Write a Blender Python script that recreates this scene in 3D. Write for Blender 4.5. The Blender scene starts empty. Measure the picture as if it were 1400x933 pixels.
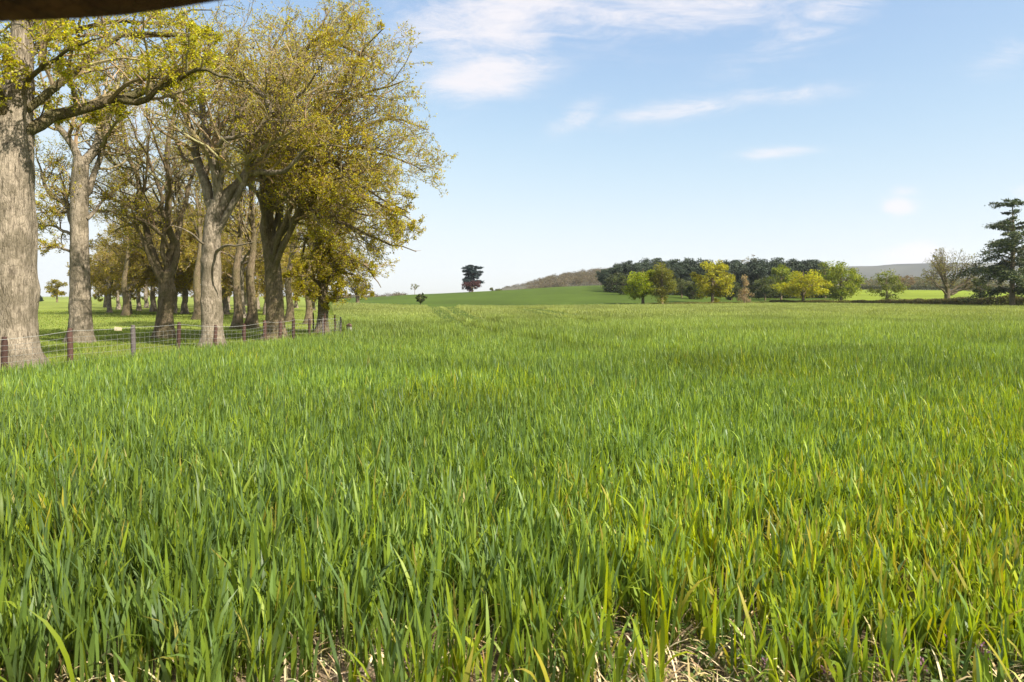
import bpy, math, random
import numpy as np

rng = np.random.default_rng(7)
random.seed(7)
S = bpy.context.scene
COL = S.collection
F = 933.0          # focal length in photo pixels
HZ = 405.0         # eye level row in the photo
EYE = 1.6          # camera height
R = math.radians

# ------------------------------------------------------------------ helpers
def W(px, py, Y):
    return np.array([(px - 700.0) / F * Y, Y, EYE - (py - HZ) / F * Y])

def nrm(v):
    return v / (np.linalg.norm(v, axis=-1, keepdims=True) + 1e-9)

_tab = np.random.default_rng(3).random((256, 256))
def vnoise(x, y, scale, seed=0):
    x = np.asarray(x, float) / scale + seed * 17.3; y = np.asarray(y, float) / scale + seed * 9.1
    xi = np.floor(x).astype(int); yi = np.floor(y).astype(int)
    fx = x - xi; fy = y - yi
    fx = fx * fx * (3 - 2 * fx); fy = fy * fy * (3 - 2 * fy)
    g = lambda a, b: _tab[a % 256, b % 256]
    return (g(xi, yi) * (1 - fx) * (1 - fy) + g(xi + 1, yi) * fx * (1 - fy)
            + g(xi, yi + 1) * (1 - fx) * fy + g(xi + 1, yi + 1) * fx * fy)

def mesh_data(name, V, faces, col=None, mat=None, smooth=False):
    """faces: list of int arrays (M,3) or (M,4)"""
    me = bpy.data.meshes.new(name)
    V = np.ascontiguousarray(V, dtype=np.float32)
    me.vertices.add(len(V)); me.vertices.foreach_set('co', V.ravel())
    faces = [f for f in faces if len(f)]
    loops = np.concatenate([f.ravel() for f in faces]).astype(np.int32)
    counts = np.concatenate([np.full(len(f), f.shape[1]) for f in faces])
    starts = np.concatenate([[0], np.cumsum(counts)[:-1]]).astype(np.int32)
    me.loops.add(len(loops)); me.loops.foreach_set('vertex_index', loops)
    me.polygons.add(len(starts)); me.polygons.foreach_set('loop_start', starts)
    me.polygons.foreach_set('use_smooth', np.full(len(starts), bool(smooth)))
    if col is not None:
        a = me.attributes.new('Col', 'FLOAT_COLOR', 'POINT')
        c = np.ones((len(V), 4), np.float32); c[:, :3] = col
        a.data.foreach_set('color', c.ravel())
    me.update(calc_edges=True)
    if mat: me.materials.append(mat)
    return me

def link(name, data, parent=None, loc=None):
    o = bpy.data.objects.new(name, data); COL.objects.link(o)
    if loc is not None: o.location = loc
    if parent is not None: o.parent = parent
    return o

def thing(name, label, cat, loc, group=None, data=None):
    o = link(name, data, None, loc)
    o['label'] = label; o['category'] = cat
    if group: o['group'] = group
    return o

def kind(o, k):
    o['kind'] = k; return o

class MB:
    def __init__(s): s.V = []; s.F3 = []; s.F4 = []; s.C = []; s.n = 0
    def add(s, V, F, C=None):
        (s.F4 if F.shape[1] == 4 else s.F3).append(F + s.n)
        s.V.append(V); s.n += len(V)
        s.C.append(np.broadcast_to(np.asarray(C if C is not None else (1, 1, 1), float), (len(V), 3)))
    def data(s, name, mat, smooth=False, off=None):
        V = np.concatenate(s.V)
        if off is not None: V = V - np.asarray(off)
        fs = []
        if s.F4: fs.append(np.concatenate(s.F4))
        if s.F3: fs.append(np.concatenate(s.F3))
        return mesh_data(name, V, fs, np.concatenate(s.C), mat, smooth)

def tubes(mb, P, Rd, sides, C=None, lump=0.0, seed=0):
    """P (B,N,3), Rd (B,N)"""
    P = np.asarray(P, float); Rd = np.asarray(Rd, float)
    B, N, _ = P.shape
    T = np.empty_like(P); T[:, 1:-1] = P[:, 2:] - P[:, :-2]; T[:, 0] = P[:, 1] - P[:, 0]; T[:, -1] = P[:, -1] - P[:, -2]
    T = nrm(T)
    d = nrm(P[:, -1] - P[:, 0])
    ref = np.where(np.abs(d[:, 2:3]) > 0.7, np.array([[1., 0, 0]]), np.array([[0, 0, 1.]]))
    U = nrm(np.cross(T, ref[:, None, :])); Vv = np.cross(T, U)
    a = np.linspace(0, 2 * math.pi, sides, endpoint=False)
    rr = Rd[:, :, None] * np.ones(sides)
    if lump:
        g = np.random.default_rng(seed)
        ph = g.random((4, 3)) * 6.28
        s = np.linspace(0, N / 6.0, N)
        m = sum(np.sin(a[None, :] * k + ph[k - 2, 0] + s[:, None] * (0.9 * k)) * np.sin(s[:, None] * (1.7 + k) + ph[k - 2, 1]) / k for k in (2, 3, 4, 5))
        rr = rr * (1 + lump * m[None] + lump * .35 * (g.random((N, sides))[None] - .5))
    X = (P[:, :, None, :] + rr[..., None] * (np.cos(a)[None, None, :, None] * U[:, :, None, :] + np.sin(a)[None, None, :, None] * Vv[:, :, None, :]))
    idx = np.arange(B * N * sides).reshape(B, N, sides)
    q = np.stack([idx[:, :-1, :], np.roll(idx[:, :-1, :], -1, 2), np.roll(idx[:, 1:, :], -1, 2), idx[:, 1:, :]], -1).reshape(-1, 4)
    c = None
    if C is not None:
        c = np.repeat(np.broadcast_to(np.asarray(C, float), (B, 3)), N * sides, 0)
    mb.add(X.reshape(-1, 3), q, c)

def resample(pts, n, jit=0.0, g=rng):
    pts = np.asarray(pts, float)
    d = np.concatenate([[0], np.cumsum(np.linalg.norm(np.diff(pts, axis=0), axis=1))])
    ext = np.vstack([2 * pts[0] - pts[1], pts, 2 * pts[-1] - pts[-2]])
    out = []
    for s in np.linspace(0, d[-1], n):
        i = min(np.searchsorted(d, s, side='right') - 1, len(pts) - 2)
        t = (s - d[i]) / max(d[i + 1] - d[i], 1e-6)
        p0, p1, p2, p3 = ext[i], ext[i + 1], ext[i + 2], ext[i + 3]
        out.append(.5 * (2 * p1 + (p2 - p0) * t + (2 * p0 - 5 * p1 + 4 * p2 - p3) * t * t + (3 * p1 - p0 - 3 * p2 + p3) * t ** 3))
    out = np.array(out)
    if jit: out[1:] += g.normal(0, jit, out[1:].shape)
    return out

def spawn(P, Rd, k, t0, t1, lf, ang, npts, wig, up, rr, env=None, rmin=0.004, g=rng, droop=0.0):
    B, N, _ = P.shape
    plen = np.linalg.norm(np.diff(P, axis=1), axis=2).sum(1)
    idx = np.repeat(np.arange(B), k)
    t = t0 + (t1 - t0) * ((np.tile(np.arange(k), B) + g.random(B * k)) / k)
    f = np.clip(t * (N - 1), 0, N - 1.001); i = f.astype(int); fr = (f - i)[:, None]
    pos = P[idx, i] * (1 - fr) + P[idx, i + 1] * fr
    tan = nrm(P[idx, i + 1] - P[idx, i])
    rad = Rd[idx, i] * (1 - fr[:, 0]) + Rd[idx, i + 1] * fr[:, 0]
    perp = nrm(np.cross(g.normal(size=tan.shape), tan))
    an = np.radians(g.uniform(ang[0], ang[1], len(t)))[:, None]
    d = tan * np.cos(an) + perp * np.sin(an); d[:, 2] += up; d = nrm(d)
    L = plen[idx] * g.uniform(lf[0], lf[1], len(t)) * (1 - .45 * t)
    pts = np.empty((len(t), npts, 3)); pts[:, 0] = pos
    for s in range(1, npts):
        d = d + g.normal(0, wig, d.shape); d[:, 2] += up * .25 - droop; d = nrm(d)
        pts[:, s] = pts[:, s - 1] + d * (L / (npts - 1))[:, None]
    r0 = np.maximum(rad * rr, rmin)
    r = r0[:, None] * np.linspace(1, .35, npts)
    if env is not None:
        keep = env(pos) < 1.15
        pts, r = pts[keep], r[keep]
        for _ in range(3):
            out = env(pts[:, -1]) > 1.0
            pts[out] = pts[out][:, :1] + (pts[out] - pts[out][:, :1]) * .62
        keep = np.linalg.norm(pts[:, -1] - pts[:, 0], axis=1) > .02
        pts, r = pts[keep], r[keep]
    return pts, r

def ellipsoids(es):
    """es: list of (centre, radii)"""
    C = np.array([e[0] for e in es], float); Q = np.array([e[1] for e in es], float)
    def f(p):
        return np.min([(((p - c) / q) ** 2).sum(-1) for c, q in zip(C, Q)], axis=0)
    return f

def leaf_quads(mb, pos, axis, L, Wd, col, g=rng, fold=0.0):
    n = len(pos)
    axis = nrm(axis)
    side = nrm(np.cross(axis, g.normal(size=(n, 3))))
    L = np.broadcast_to(L, n)[:, None]; Wd = np.broadcast_to(Wd, n)[:, None]
    V = np.stack([pos, pos + axis * L * .55 + side * Wd * .5, pos + axis * L, pos + axis * L * .5 - side * Wd * .5], 1)
    idx = np.arange(n * 4).reshape(n, 4)
    mb.add(V.reshape(-1, 3), idx, np.repeat(col, 4, 0))

def palette(n, cols, wts, g=rng, jit=.18):
    cols = np.array(cols, float); w = np.array(wts, float); w /= w.sum()
    c = cols[g.choice(len(cols), n, p=w)]
    return np.clip(c * (1 + g.normal(0, jit, (n, 1))) * (1 + g.normal(0, jit * .3, (n, 3))), .002, .9)

# ------------------------------------------------------------------ materials
def newmat(name):
    m = bpy.data.materials.new(name); m.use_nodes = True
    nt = m.node_tree; nt.nodes.clear()
    out = nt.nodes.new('ShaderNodeOutputMaterial')
    return m, nt, out

def N(nt, t, **kw):
    n = nt.nodes.new(t)
    for k, v in kw.items():
        if k.startswith('i_'):
            n.inputs[k[2:].replace('_', ' ')].default_value = v
        else: setattr(n, k, v)
    return n

def ramp(nt, stops, fac):
    r = nt.nodes.new('ShaderNodeValToRGB')
    e = r.color_ramp.elements
    while len(e) < len(stops): e.new(.5)
    for x, (p, c) in zip(e, stops):
        x.position = p; x.color = (*c, 1) if len(c) == 3 else c
    nt.links.new(fac, r.inputs['Fac']); return r

def leaf_mat(name, trans=.4, rough=.55, spec=.3, tint=(1.15, 1.1, .6)):
    m, nt, out = newmat(name)
    at = N(nt, 'ShaderNodeAttribute', attribute_name='Col')
    p = N(nt, 'ShaderNodeBsdfPrincipled'); p.inputs['Roughness'].default_value = rough
    p.inputs['Specular IOR Level'].default_value = spec
    nt.links.new(at.outputs['Color'], p.inputs['Base Color'])
    mul = N(nt, 'ShaderNodeMix', data_type='RGBA', blend_type='MULTIPLY'); mul.inputs['Factor'].default_value = 1
    nt.links.new(at.outputs['Color'], mul.inputs['A']); mul.inputs['B'].default_value = (*tint, 1)
    tr = N(nt, 'ShaderNodeBsdfTranslucent'); nt.links.new(mul.outputs['Result'], tr.inputs['Color'])
    mx = N(nt, 'ShaderNodeMixShader'); mx.inputs[0].default_value = trans
    nt.links.new(p.outputs[0], mx.inputs[1]); nt.links.new(tr.outputs[0], mx.inputs[2])
    nt.links.new(mx.outputs[0], out.inputs[0])
    return m

def bark_mat(name, c1, c2, c3, scale=3.0, bump=1.0):
    m, nt, out = newmat(name)
    tc = N(nt, 'ShaderNodeTexCoord')
    mp = N(nt, 'ShaderNodeMapping'); mp.inputs['Scale'].default_value = (scale * 2.2, scale * 2.2, scale * .55)
    nt.links.new(tc.outputs['Object'], mp.inputs[0])
    n1 = N(nt, 'ShaderNodeTexNoise'); n1.inputs['Scale'].default_value = 3.0; n1.inputs['Detail'].default_value = 8; n1.inputs['Roughness'].default_value = .7
    nt.links.new(mp.outputs[0], n1.inputs['Vector'])
    n2 = N(nt, 'ShaderNodeTexNoise'); n2.inputs['Scale'].default_value = 2.1; n2.inputs['Detail'].default_value = 7; n2.inputs['Roughness'].default_value = .65
    nt.links.new(tc.outputs['Object'], n2.inputs['Vector'])
    vo = N(nt, 'ShaderNodeTexVoronoi', feature='DISTANCE_TO_EDGE'); vo.inputs['Scale'].default_value = 4.5
    nt.links.new(mp.outputs[0], vo.inputs['Vector'])
    r1 = ramp(nt, [(.34, tuple(x * .8 for x in c2)), (.5, c1), (.66, tuple(min(1, x * 1.35) for x in c1))], n1.outputs['Fac'])
    r2 = ramp(nt, [(.45, (0, 0, 0)), (.56, (1, 1, 1))], n2.outputs['Fac'])
    mx = N(nt, 'ShaderNodeMix', data_type='RGBA')
    mf = N(nt, 'ShaderNodeMath', operation='MULTIPLY'); mf.inputs[1].default_value = .75
    nt.links.new(r2.outputs['Color'], mf.inputs[0]); nt.links.new(mf.outputs[0], mx.inputs['Factor'])
    nt.links.new(r1.outputs['Color'], mx.inputs['A']); mx.inputs['B'].default_value = (*c3, 1)
    fur = .8 if scale >= 2.5 else .45
    # furrows between the bark plates
    rv = ramp(nt, [(0, (.62, .6, .58)), (.12, (1, 1, 1))], vo.outputs['Distance'])
    mm = N(nt, 'ShaderNodeMix', data_type='RGBA', blend_type='MULTIPLY'); mm.inputs['Factor'].default_value = fur
    nt.links.new(mx.outputs['Result'], mm.inputs['A']); nt.links.new(rv.outputs['Color'], mm.inputs['B'])
    p = N(nt, 'ShaderNodeBsdfPrincipled'); p.inputs['Roughness'].default_value = .9; p.inputs['Specular IOR Level'].default_value = .15
    nt.links.new(mm.outputs['Result'], p.inputs['Base Color'])
    ad = N(nt, 'ShaderNodeMath', operation='MULTIPLY_ADD'); ad.inputs[1].default_value = .8
    nt.links.new(n1.outputs['Fac'], ad.inputs[0]); 
    mn = N(nt, 'ShaderNodeMath', operation='MINIMUM'); mn.inputs[1].default_value = .15
    nt.links.new(vo.outputs['Distance'], mn.inputs[0]); nt.links.new(mn.outputs[0], ad.inputs[2])
    b = N(nt, 'ShaderNodeBump'); b.inputs['Strength'].default_value = bump; b.inputs['Distance'].default_value = .06
    nt.links.new(ad.outputs[0], b.inputs['Height']); nt.links.new(b.outputs[0], p.inputs['Normal'])
    nt.links.new(p.outputs[0], out.inputs[0])
    return m

def attr_mat(name, rough=.8, nscale=0, namp=.3, bump=0, spec=.2):
    m, nt, out = newmat(name)
    at = N(nt, 'ShaderNodeAttribute', attribute_name='Col')
    p = N(nt, 'ShaderNodeBsdfPrincipled'); p.inputs['Roughness'].default_value = rough; p.inputs['Specular IOR Level'].default_value = spec
    src = at.outputs['Color']
    if nscale:
        tc = N(nt, 'ShaderNodeTexCoord')
        n1 = N(nt, 'ShaderNodeTexNoise'); n1.inputs['Scale'].default_value = nscale; n1.inputs['Detail'].default_value = 9; n1.inputs['Roughness'].default_value = .7
        nt.links.new(tc.outputs['Object'], n1.inputs['Vector'])
        rp = ramp(nt, [(.25, (1 - namp,) * 3), (.75, (1 + namp,) * 3)], n1.outputs['Fac'])
        mm = N(nt, 'ShaderNodeMix', data_type='RGBA', blend_type='MULTIPLY'); mm.inputs['Factor'].default_value = 1
        nt.links.new(src, mm.inputs['A']); nt.links.new(rp.outputs['Color'], mm.inputs['B']); src = mm.outputs['Result']
        if bump:
            b = N(nt, 'ShaderNodeBump'); b.inputs['Strength'].default_value = bump; b.inputs['Distance'].default_value = .05
            nt.links.new(n1.outputs['Fac'], b.inputs['Height']); nt.links.new(b.outputs[0], p.inputs['Normal'])
    nt.links.new(src, p.inputs['Base Color']); nt.links.new(p.outputs[0], out.inputs[0])
    return m

M_WHEAT = leaf_mat('wheat_blade', .45, .45, .28, (1.2, 1.18, .45))
M_GRASS = leaf_mat('turf_blade', .35, .55, .25)
M_LEAF = leaf_mat('spring_leaf', .55, .5, .3, (1.3, 1.22, .6))
M_NEEDLE = leaf_mat('needle_spray', .12, .6, .25, (1, 1, .8))
M_BARK = bark_mat('oak_bark', (.19, .145, .09), (.085, .065, .04), (.125, .105, .05))
M_BARKL = bark_mat('shaded_mossy_limb_bark', (.12, .095, .05), (.06, .046, .026), (.11, .10, .04))  # mossy limb bark, with the shade under the crown darkened into its colour
M_BARKP = bark_mat('pale_bark', (.25, .207, .152), (.095, .076, .052), (.12, .10, .066), 2.2)
M_BARKD = bark_mat('dark_bark', (.13, .10, .065), (.055, .042, .028), (.10, .09, .05))
M_TWIG = attr_mat('twig_bark', .9)
M_TERR = attr_mat('pasture_turf', .9, .8, .25, .3, 0.05)
M_SOIL = attr_mat('tilled_soil', .95, 6.0, .55, .8, 0.0)
M_STRAW = attr_mat('dry_straw', .8)
M_POST = attr_mat('stained_timber', .85, 9, .35, .3)
M_WIRE = attr_mat('galvanised_wire', .45, spec=.5)

# ------------------------------------------------------------------ terrain
SKX = [-900, 100, 400, 470, 500, 560, 600, 650, 700, 760, 810, 860, 1000, 1130, 1165, 1260, 1370, 1500, 2300]
SKY = [411, 411, 409, 408.5, 407.5, 403, 401.5, 399, 396.5, 392.5, 390.5, 389, 393, 395, 396, 396.5, 398, 399, 404]
EDX = [-900, 300, 455, 560, 700, 830, 920, 1060, 1250, 1400, 2300]
EDY = [46, 110, 151, 103, 95, 112, 118, 142, 121, 95, 60]
def edge(u): return np.interp(700 + F * u, EDX, EDY)
def H(x, y):
    x = np.asarray(x, float); y = np.asarray(y, float)
    ys = np.maximum(y, 1.0); u = np.clip(x / ys, -3, 3)
    px = 700 + F * u
    yh = 300.0
    zs = EYE - (np.interp(px, SKX, SKY) - HZ) / F * yh
    e = np.interp(px, EDX, EDY) + 4
    t = np.clip((ys - e) / (yh - e), 0, 1.0)
    z = zs * (t * t * (3 - 2 * t) * .35 + t * .65)
    z = z + np.clip((ys - yh) / 2500, 0, 1) * -.5
    fade = np.clip((1.6 - np.abs(u)) / .6, 0, 1) * np.clip((y - 20) / 40, 0, 1)
    return z * fade
def h1(x, y): return float(H(np.array([x]), np.array([y]))[0])

FENCE = [(-10.6, 9.6), (-9.9, 11.0), (-9.15, 12.3), (-8.74, 13.5), (-8.33, 15.0), (-8.1, 16.6), (-7.74, 17.8), (-7.3, 18.6), (-7.22, 19.9), (-7.0, 20.6),
         (-6.95, 21.7), (-6.6, 22.2), (-6.45, 23.3), (-6.2, 24.7)]
FX = np.array([p[0] for p in FENCE]); FY = np.array([p[1] for p in FENCE])
LBY = [-20, 0, 9.6, 12.3, 15, 16.6, 18.6, 20.6, 22.2, 24.7, 27, 40, 110, 200]
LBX = [-18, -14.6, -10.5, -9.0, -8.2, -7.9, -7.1, -6.85, -6.45, -6.0, -6.5, -10.3, -29, -52]
def left_bound(y): return np.interp(y, LBY, LBX)
def in_field(x, y):
    u = x / np.maximum(y, .1)
    return (x > left_bound(y)) & (y < edge(u)) & (y > 2.0)

# tractor tramlines pressed in the crop
def gp(px, py, z=.3): 
    Y = (EYE - z) * F / (py - HZ); return ((px - 700) / F * Y, Y)
TA = [gp(*p) for p in [(592, 416), (600, 421), (609, 429), (628, 440), (662, 450), (702, 458), (745, 465), (790, 472), (862, 476.5), (1000, 481), (1240, 487.5), (1400, 494), (1600, 505)]]
TB = [gp(*p) for p in [(612, 416.5), (622, 421), (640, 429), (672, 438), (725, 445), (800, 450), (900, 455)]]
TC = [gp(*p) for p in [(705, 419), (735, 424), (765, 431), (830, 440)]]
TD = [gp(*p) for p in [(725, 419), (757, 423), (800, 429.5), (880, 436)]]
def seg_dist(x, y, poly):
    pts = resample(np.array([(a, b, 0) for a, b in poly]), 60)[:, :2]
    d = np.full(len(x), 1e9)
    for a, b in zip(pts[:-1], pts[1:]):
        ab = b - a; t = np.clip(((x - a[0]) * ab[0] + (y - a[1]) * ab[1]) / (ab @ ab + 1e-9), 0, 1)
        d = np.minimum(d, np.hypot(x - a[0] - t * ab[0], y - a[1] - t * ab[1]))
    return d
def tram(x, y):
    d = np.full(len(x), 1e9)
    for p in (TA, TB, TC, TD): d = np.minimum(d, seg_dist(x, y, p))
    return d

def build_terrain():
    rad = np.concatenate([[0.02], np.geomspace(.8, 4200, 150)])
    az = np.concatenate([np.linspace(-60, 60, 200), np.linspace(60, 300, 60)[1:-1]])
    a = np.radians(az); na = len(a); nr = len(rad)
    X = rad[:, None] * np.sin(a); Y = rad[:, None] * np.cos(a)
    x, y = X.ravel(), Y.ravel()
    z = H(x, y)
    u = x / np.maximum(y, 1); px = 700 + F * u
    c = np.tile(np.array([.15, .18, .034]), (len(x), 1))
    hill = (px > 450) & (px < 1140) & (y > 60); c[hill] = (.048, .074, .009)
    bright = (px >= 1140) & (y > 60); c[bright] = (.13, .165, .016)
    n = vnoise(x, y, 9, 1) * .6 + vnoise(x, y, 2.2, 2) * .4
    n2 = vnoise(x, y * .35, 38, 3) * .6 + vnoise(x + .4 * y, y * .25, 12, 4) * .4
    c *= ((.8 + .4 * n) * np.where(y > 60, .72 + .56 * n2, 1))[:, None]
    V = np.stack([x, y, z - .012], 1)
    idx = np.arange(nr * na).reshape(nr, na)
    q = np.stack([idx[:-1], idx[1:], np.roll(idx[1:], -1, 1), np.roll(idx[:-1], -1, 1)], -1).reshape(-1, 4)
    kind(link('terrain', mesh_data('terrain', V, [q], c, M_TERR, True)), 'structure')
    # the crop field's soil
    ys = np.concatenate([np.linspace(-3, 12, 90), np.geomspace(12, 160, 70)[1:]])
    ts = np.linspace(0, 1, 90)
    Xg = []; 
    V = []; C = []
    for yy in ys:
        l = left_bound(yy) + .15; r = max(16.0, 1.05 * yy)
        xx = l + (r - l) * ts; V.append(np.stack([xx, np.full(90, yy), np.zeros(90)], 1))
    V = np.concatenate(V)
    e = edge(V[:, 0] / np.maximum(V[:, 1], .1)); V[:, 1] = np.minimum(V[:, 1], np.where(V[:, 1] > 20, e, 1e9))
    near = np.clip(1 - (V[:, 1] - 9) / 22, 0, 1)[:, None]
    lump = vnoise(V[:, 0], V[:, 1], .22, 5)
    V[:, 2] = np.where(V[:, 1] < 12, lump * .035 - .02, 0) + .004
    soil = np.array([.21, .155, .10]); green = np.array([.055, .08, .02])
    C = soil * near + green * (1 - near)
    idx = np.arange(len(ys) * 90).reshape(len(ys), 90)
    q = np.stack([idx[:-1, :-1], idx[:-1, 1:], idx[1:, 1:], idx[1:, :-1]], -1).reshape(-1, 4)
    kind(link('field_soil', mesh_data('field_soil', V, [q], C, M_SOIL, True)), 'structure')

# ------------------------------------------------------------------ crop and grass
def blades(mb, x, y, z0, L, wid, lean, bend, az, col_base, col_tip, ns, twist=None, g=rng):
    n = len(x)
    P = np.empty((n, ns + 1, 3)); P[:, 0] = np.stack([x, y, z0], 1)
    dl = L / ns
    ca, sa = np.cos(az), np.sin(az)
    for s in range(1, ns + 1):
        th = lean + bend * ((s - .5) / ns) ** 2
        P[:, s, 0] = P[:, s - 1, 0] + np.sin(th) * ca * dl
        P[:, s, 1] = P[:, s - 1, 1] + np.sin(th) * sa * dl
        P[:, s, 2] = P[:, s - 1, 2] + np.cos(th) * dl
    if twist is None: twist = g.normal(0, .8, n)
    t = np.linspace(0, 1, ns + 1)
    if ns == 1: prof = np.array([1.0, .25])
    elif ns == 2: prof = np.array([.6, 1.0, .1])
    else: prof = np.clip(np.interp(t, [0, .12, .45, .75, .92, 1], [.45, .75, 1.0, .8, .38, .04]), 0, 1)
    tw = az[:, None] + math.pi / 2 + twist[:, None] * t[None, :]
    side = np.stack([np.cos(tw), np.sin(tw), np.zeros_like(tw)], -1) * (wid[:, None] * prof[None, :] * .5)[..., None]
    V = np.stack([P - side, P + side], 2)
    idx = np.arange(n * (ns + 1) * 2).reshape(n, ns + 1, 2)
    q = np.stack([idx[:, :-1, 0], idx[:, :-1, 1], idx[:, 1:, 1], idx[:, 1:, 0]], -1).reshape(-1, 4)
    C = col_base[:, None, :] * (1 - t[None, :, None]) + col_tip[:, None, :] * t[None, :, None]
    C = np.repeat(C[:, :, None, :], 2, 2)
    mb.add(V.reshape(-1, 3), q, C.reshape(-1, 3))

def sample_wedge(n, y0, y1, um, g=rng):
    y = np.sqrt(g.uniform(y0 ** 2, y1 ** 2, n)); return g.uniform(-um, um, n) * y, y

def build_wheat():
    g = np.random.default_rng(11)
    mb = MB()
    GREENS = [(.172, .245, .030), (.128, .202, .044), (.225, .295, .020), (.11, .172, .060), (.28, .325, .008)]
    # name: y0 y1 u density nseg width-mult per-plant
    for y0, y1, um, dens, ns, wm, per in ((2.0, 5.5, 1.05, 1600, 6, 1.08, 5), (5.5, 10, 1.0, 1700, 5, .92, 5), (10, 20, .95, 1000, 3, 1.0, 4),
                                          (20, 46, .88, 330, 2, 1.35, 3), (46, 100, .84, 62, 1, 3.0, 1), (100, 160, .82, 22, 1, 5, 1)):
        area = um * (y1 ** 2 - y0 ** 2)
        npl = int(area * dens / per)
        x, y = sample_wedge(npl, y0, y1, um, g)
        if y1 <= 20:                                   # drilled rows run away from the camera, slightly askew
            rx = x + .18 * y
            rx = np.round(rx / .13) * .13 + g.normal(0, .028, npl); x = rx - .18 * y
        keep = in_field(x, y)
        td = tram(x, y)
        keep &= (td > .22 + .0085 * np.minimum(y, 70) + g.normal(0, .07, npl)) | (g.random(npl) < .10)
        # the thin ragged margin at the near edge
        den = np.clip((y - 2.48 + .5 * (vnoise(x, y, .35, 51) - .5)) / .8, 0, 1) ** .6 * (.55 + .45 * np.clip((y - 2.7) / 1.8, 0, 1)) + .06
        patch = vnoise(x, y, .55, 8)
        den = den * np.clip(.12 + 1.75 * patch, .12, 1.2)
        den = np.where(y < 7, den, np.clip(.5 + .8 * vnoise(x, y, 1.6, 9), 0, 1))
        keep &= g.random(npl) < den
        x, y = x[keep], y[keep]; npl = len(x)
        pv = g.random(npl)                              # plant vigour
        x = np.repeat(x, per) + g.normal(0, .016 * wm, npl * per); y = np.repeat(y, per) + g.normal(0, .016 * wm, npl * per)
        pv = np.repeat(pv, per); n = len(x)
        u = x / y
        yel = np.clip(vnoise(x, y, 2.6, 4) * 1.0 + vnoise(x, y, .7, 6) * .55 - .68 + np.clip(u, -.6, .8) * .42 + np.clip((7 - y) / 14, 0, .25), 0, 1) * np.clip(1.3 - y / 13, .08, 1)
        hgt = .43 * (.78 + .3 * vnoise(x, y, 3.0, 12) + .12 * vnoise(x, y, .8, 13)) * (.72 + .42 * pv)
        hgt *= np.where(y < 3.4, .85 + .125 * np.clip(y - 2.2, 0, 1.2), 1.0)
        hgt *= np.where(y > 20, 1 - .32 * np.clip((y - 20) / 30, 0, 1), 1)
        hgt *= 1 - .18 * np.clip(u * 2, 0, 1) * np.clip((6.5 - y) / 4, 0, 1)
        td = tram(x, y); hgt *= np.where(td < .36 + .010 * np.minimum(y, 70), .4, 1)
        L = hgt * g.uniform(.5, 1.08, n) ** .7
        z0 = g.uniform(0, .42, n) * hgt * (L < hgt * .8)
        if ns <= 2: z0 = z0 * 0 + hgt * g.uniform(0, .35, n)
        wid = g.uniform(.011, .021, n) * wm
        lean = np.abs(g.normal(.05, .13 if y0 > 5 else .16, n)); bend = np.abs(g.normal(.13, .38, n)) + (g.random(n) < .12) * g.uniform(.5, 1.7, n)
        az = g.uniform(0, 2 * math.pi, n)
        w = np.stack([np.full(n, 1.0), np.full(n, .9), .25 + 2.2 * yel, np.full(n, .55), 1.5 * yel], 1)
        cum = np.cumsum(w / w.sum(1, keepdims=True), 1); pick = (g.random(n)[:, None] > cum).sum(1)
        c = np.array(GREENS)[np.clip(pick, 0, 4)] * g.uniform(.78, 1.25, (n, 1))
        base = c * np.array([1.15, 1.05, .8]); tip = c.copy()
        far = np.clip((y - 12) / 50, 0, 1)[:, None]
        c = c * (1 - far) + (np.array([.235, .27, .085]) * g.uniform(.85, 1.15, (n, 1))) * far; c = c * (.66 + .52 * vnoise(x, y, 2.1, 41) + .28 * vnoise(x, y * .5, 7, 42))[:, None]; base = c * np.array([1.1, 1.05, .85]); tip = c.copy()
        ty = g.random(n) < (.10 * yel + .022) * (1 if y1 <= 6 else .35)                     # yellow scorched tips
        tip[ty] = np.array([.32, .26, .05]) * g.uniform(.7, 1.1, (ty.sum(), 1))
        wy = g.random(n) < .14 * yel * (1 if y1 <= 6 else .4)                         # yellow leaves
        tip[wy] = (.36, .30, .03); base[wy] = (.20, .22, .03)
        blades(mb, x, y, z0, L, wid, lean, bend, az, base, tip, ns, g=g)
        if y1 <= 10:
            # thin stems and dry collapsed lower leaves
            m = int(n * .22); i = g.choice(n, m)
            blades(mb, x[i], y[i], np.zeros(m), hgt[i] * .75, np.full(m, .006), np.abs(g.normal(0, .06, m)), g.normal(0, .1, m), g.uniform(0, 6.28, m),
                   np.tile([.16, .17, .05], (m, 1)), np.tile([.12, .19, .035], (m, 1)), 2, g=g)
            m = int(n * (.24 if y1 < 6 else .07)); i = g.choice(n, m)
            dc = palette(m, [(.46, .35, .18), (.36, .25, .10), (.32, .30, .08), (.50, .41, .24)], [1, .6, .9, .8], g)
            blades(mb, x[i] + g.normal(0, .03, m), y[i] + g.normal(0, .03, m), g.uniform(0, .10, m), g.uniform(.08, .2, m), g.uniform(.004, .010, m), g.uniform(.2, 1.0, m), g.uniform(.3, 1.9, m),
                   g.uniform(0, 6.28, m), dc, dc * 1.05, 4, g=g)
    kind(link('wheat_crop', mb.data('wheat_crop', M_WHEAT, True)), 'stuff')['label'] = 'young green wheat crop standing over the whole field'
    # straw litter on the bare soil
    mb = MB(); n = 9000
    x, y = sample_wedge(n, 2.0, 6.0, 1.0, g)
    dc = palette(n, [(.46, .36, .22), (.34, .25, .14), (.22, .16, .09)], [1, 1, .6], g)
    blades(mb, x, y, g.uniform(.004, .03, n), g.uniform(.03, .16, n), g.uniform(.002, .006, n), g.uniform(1.25, 1.6, n), g.normal(0, .4, n), g.uniform(0, 6.28, n), dc, dc, 2, g=g)
    n = 9000
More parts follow.
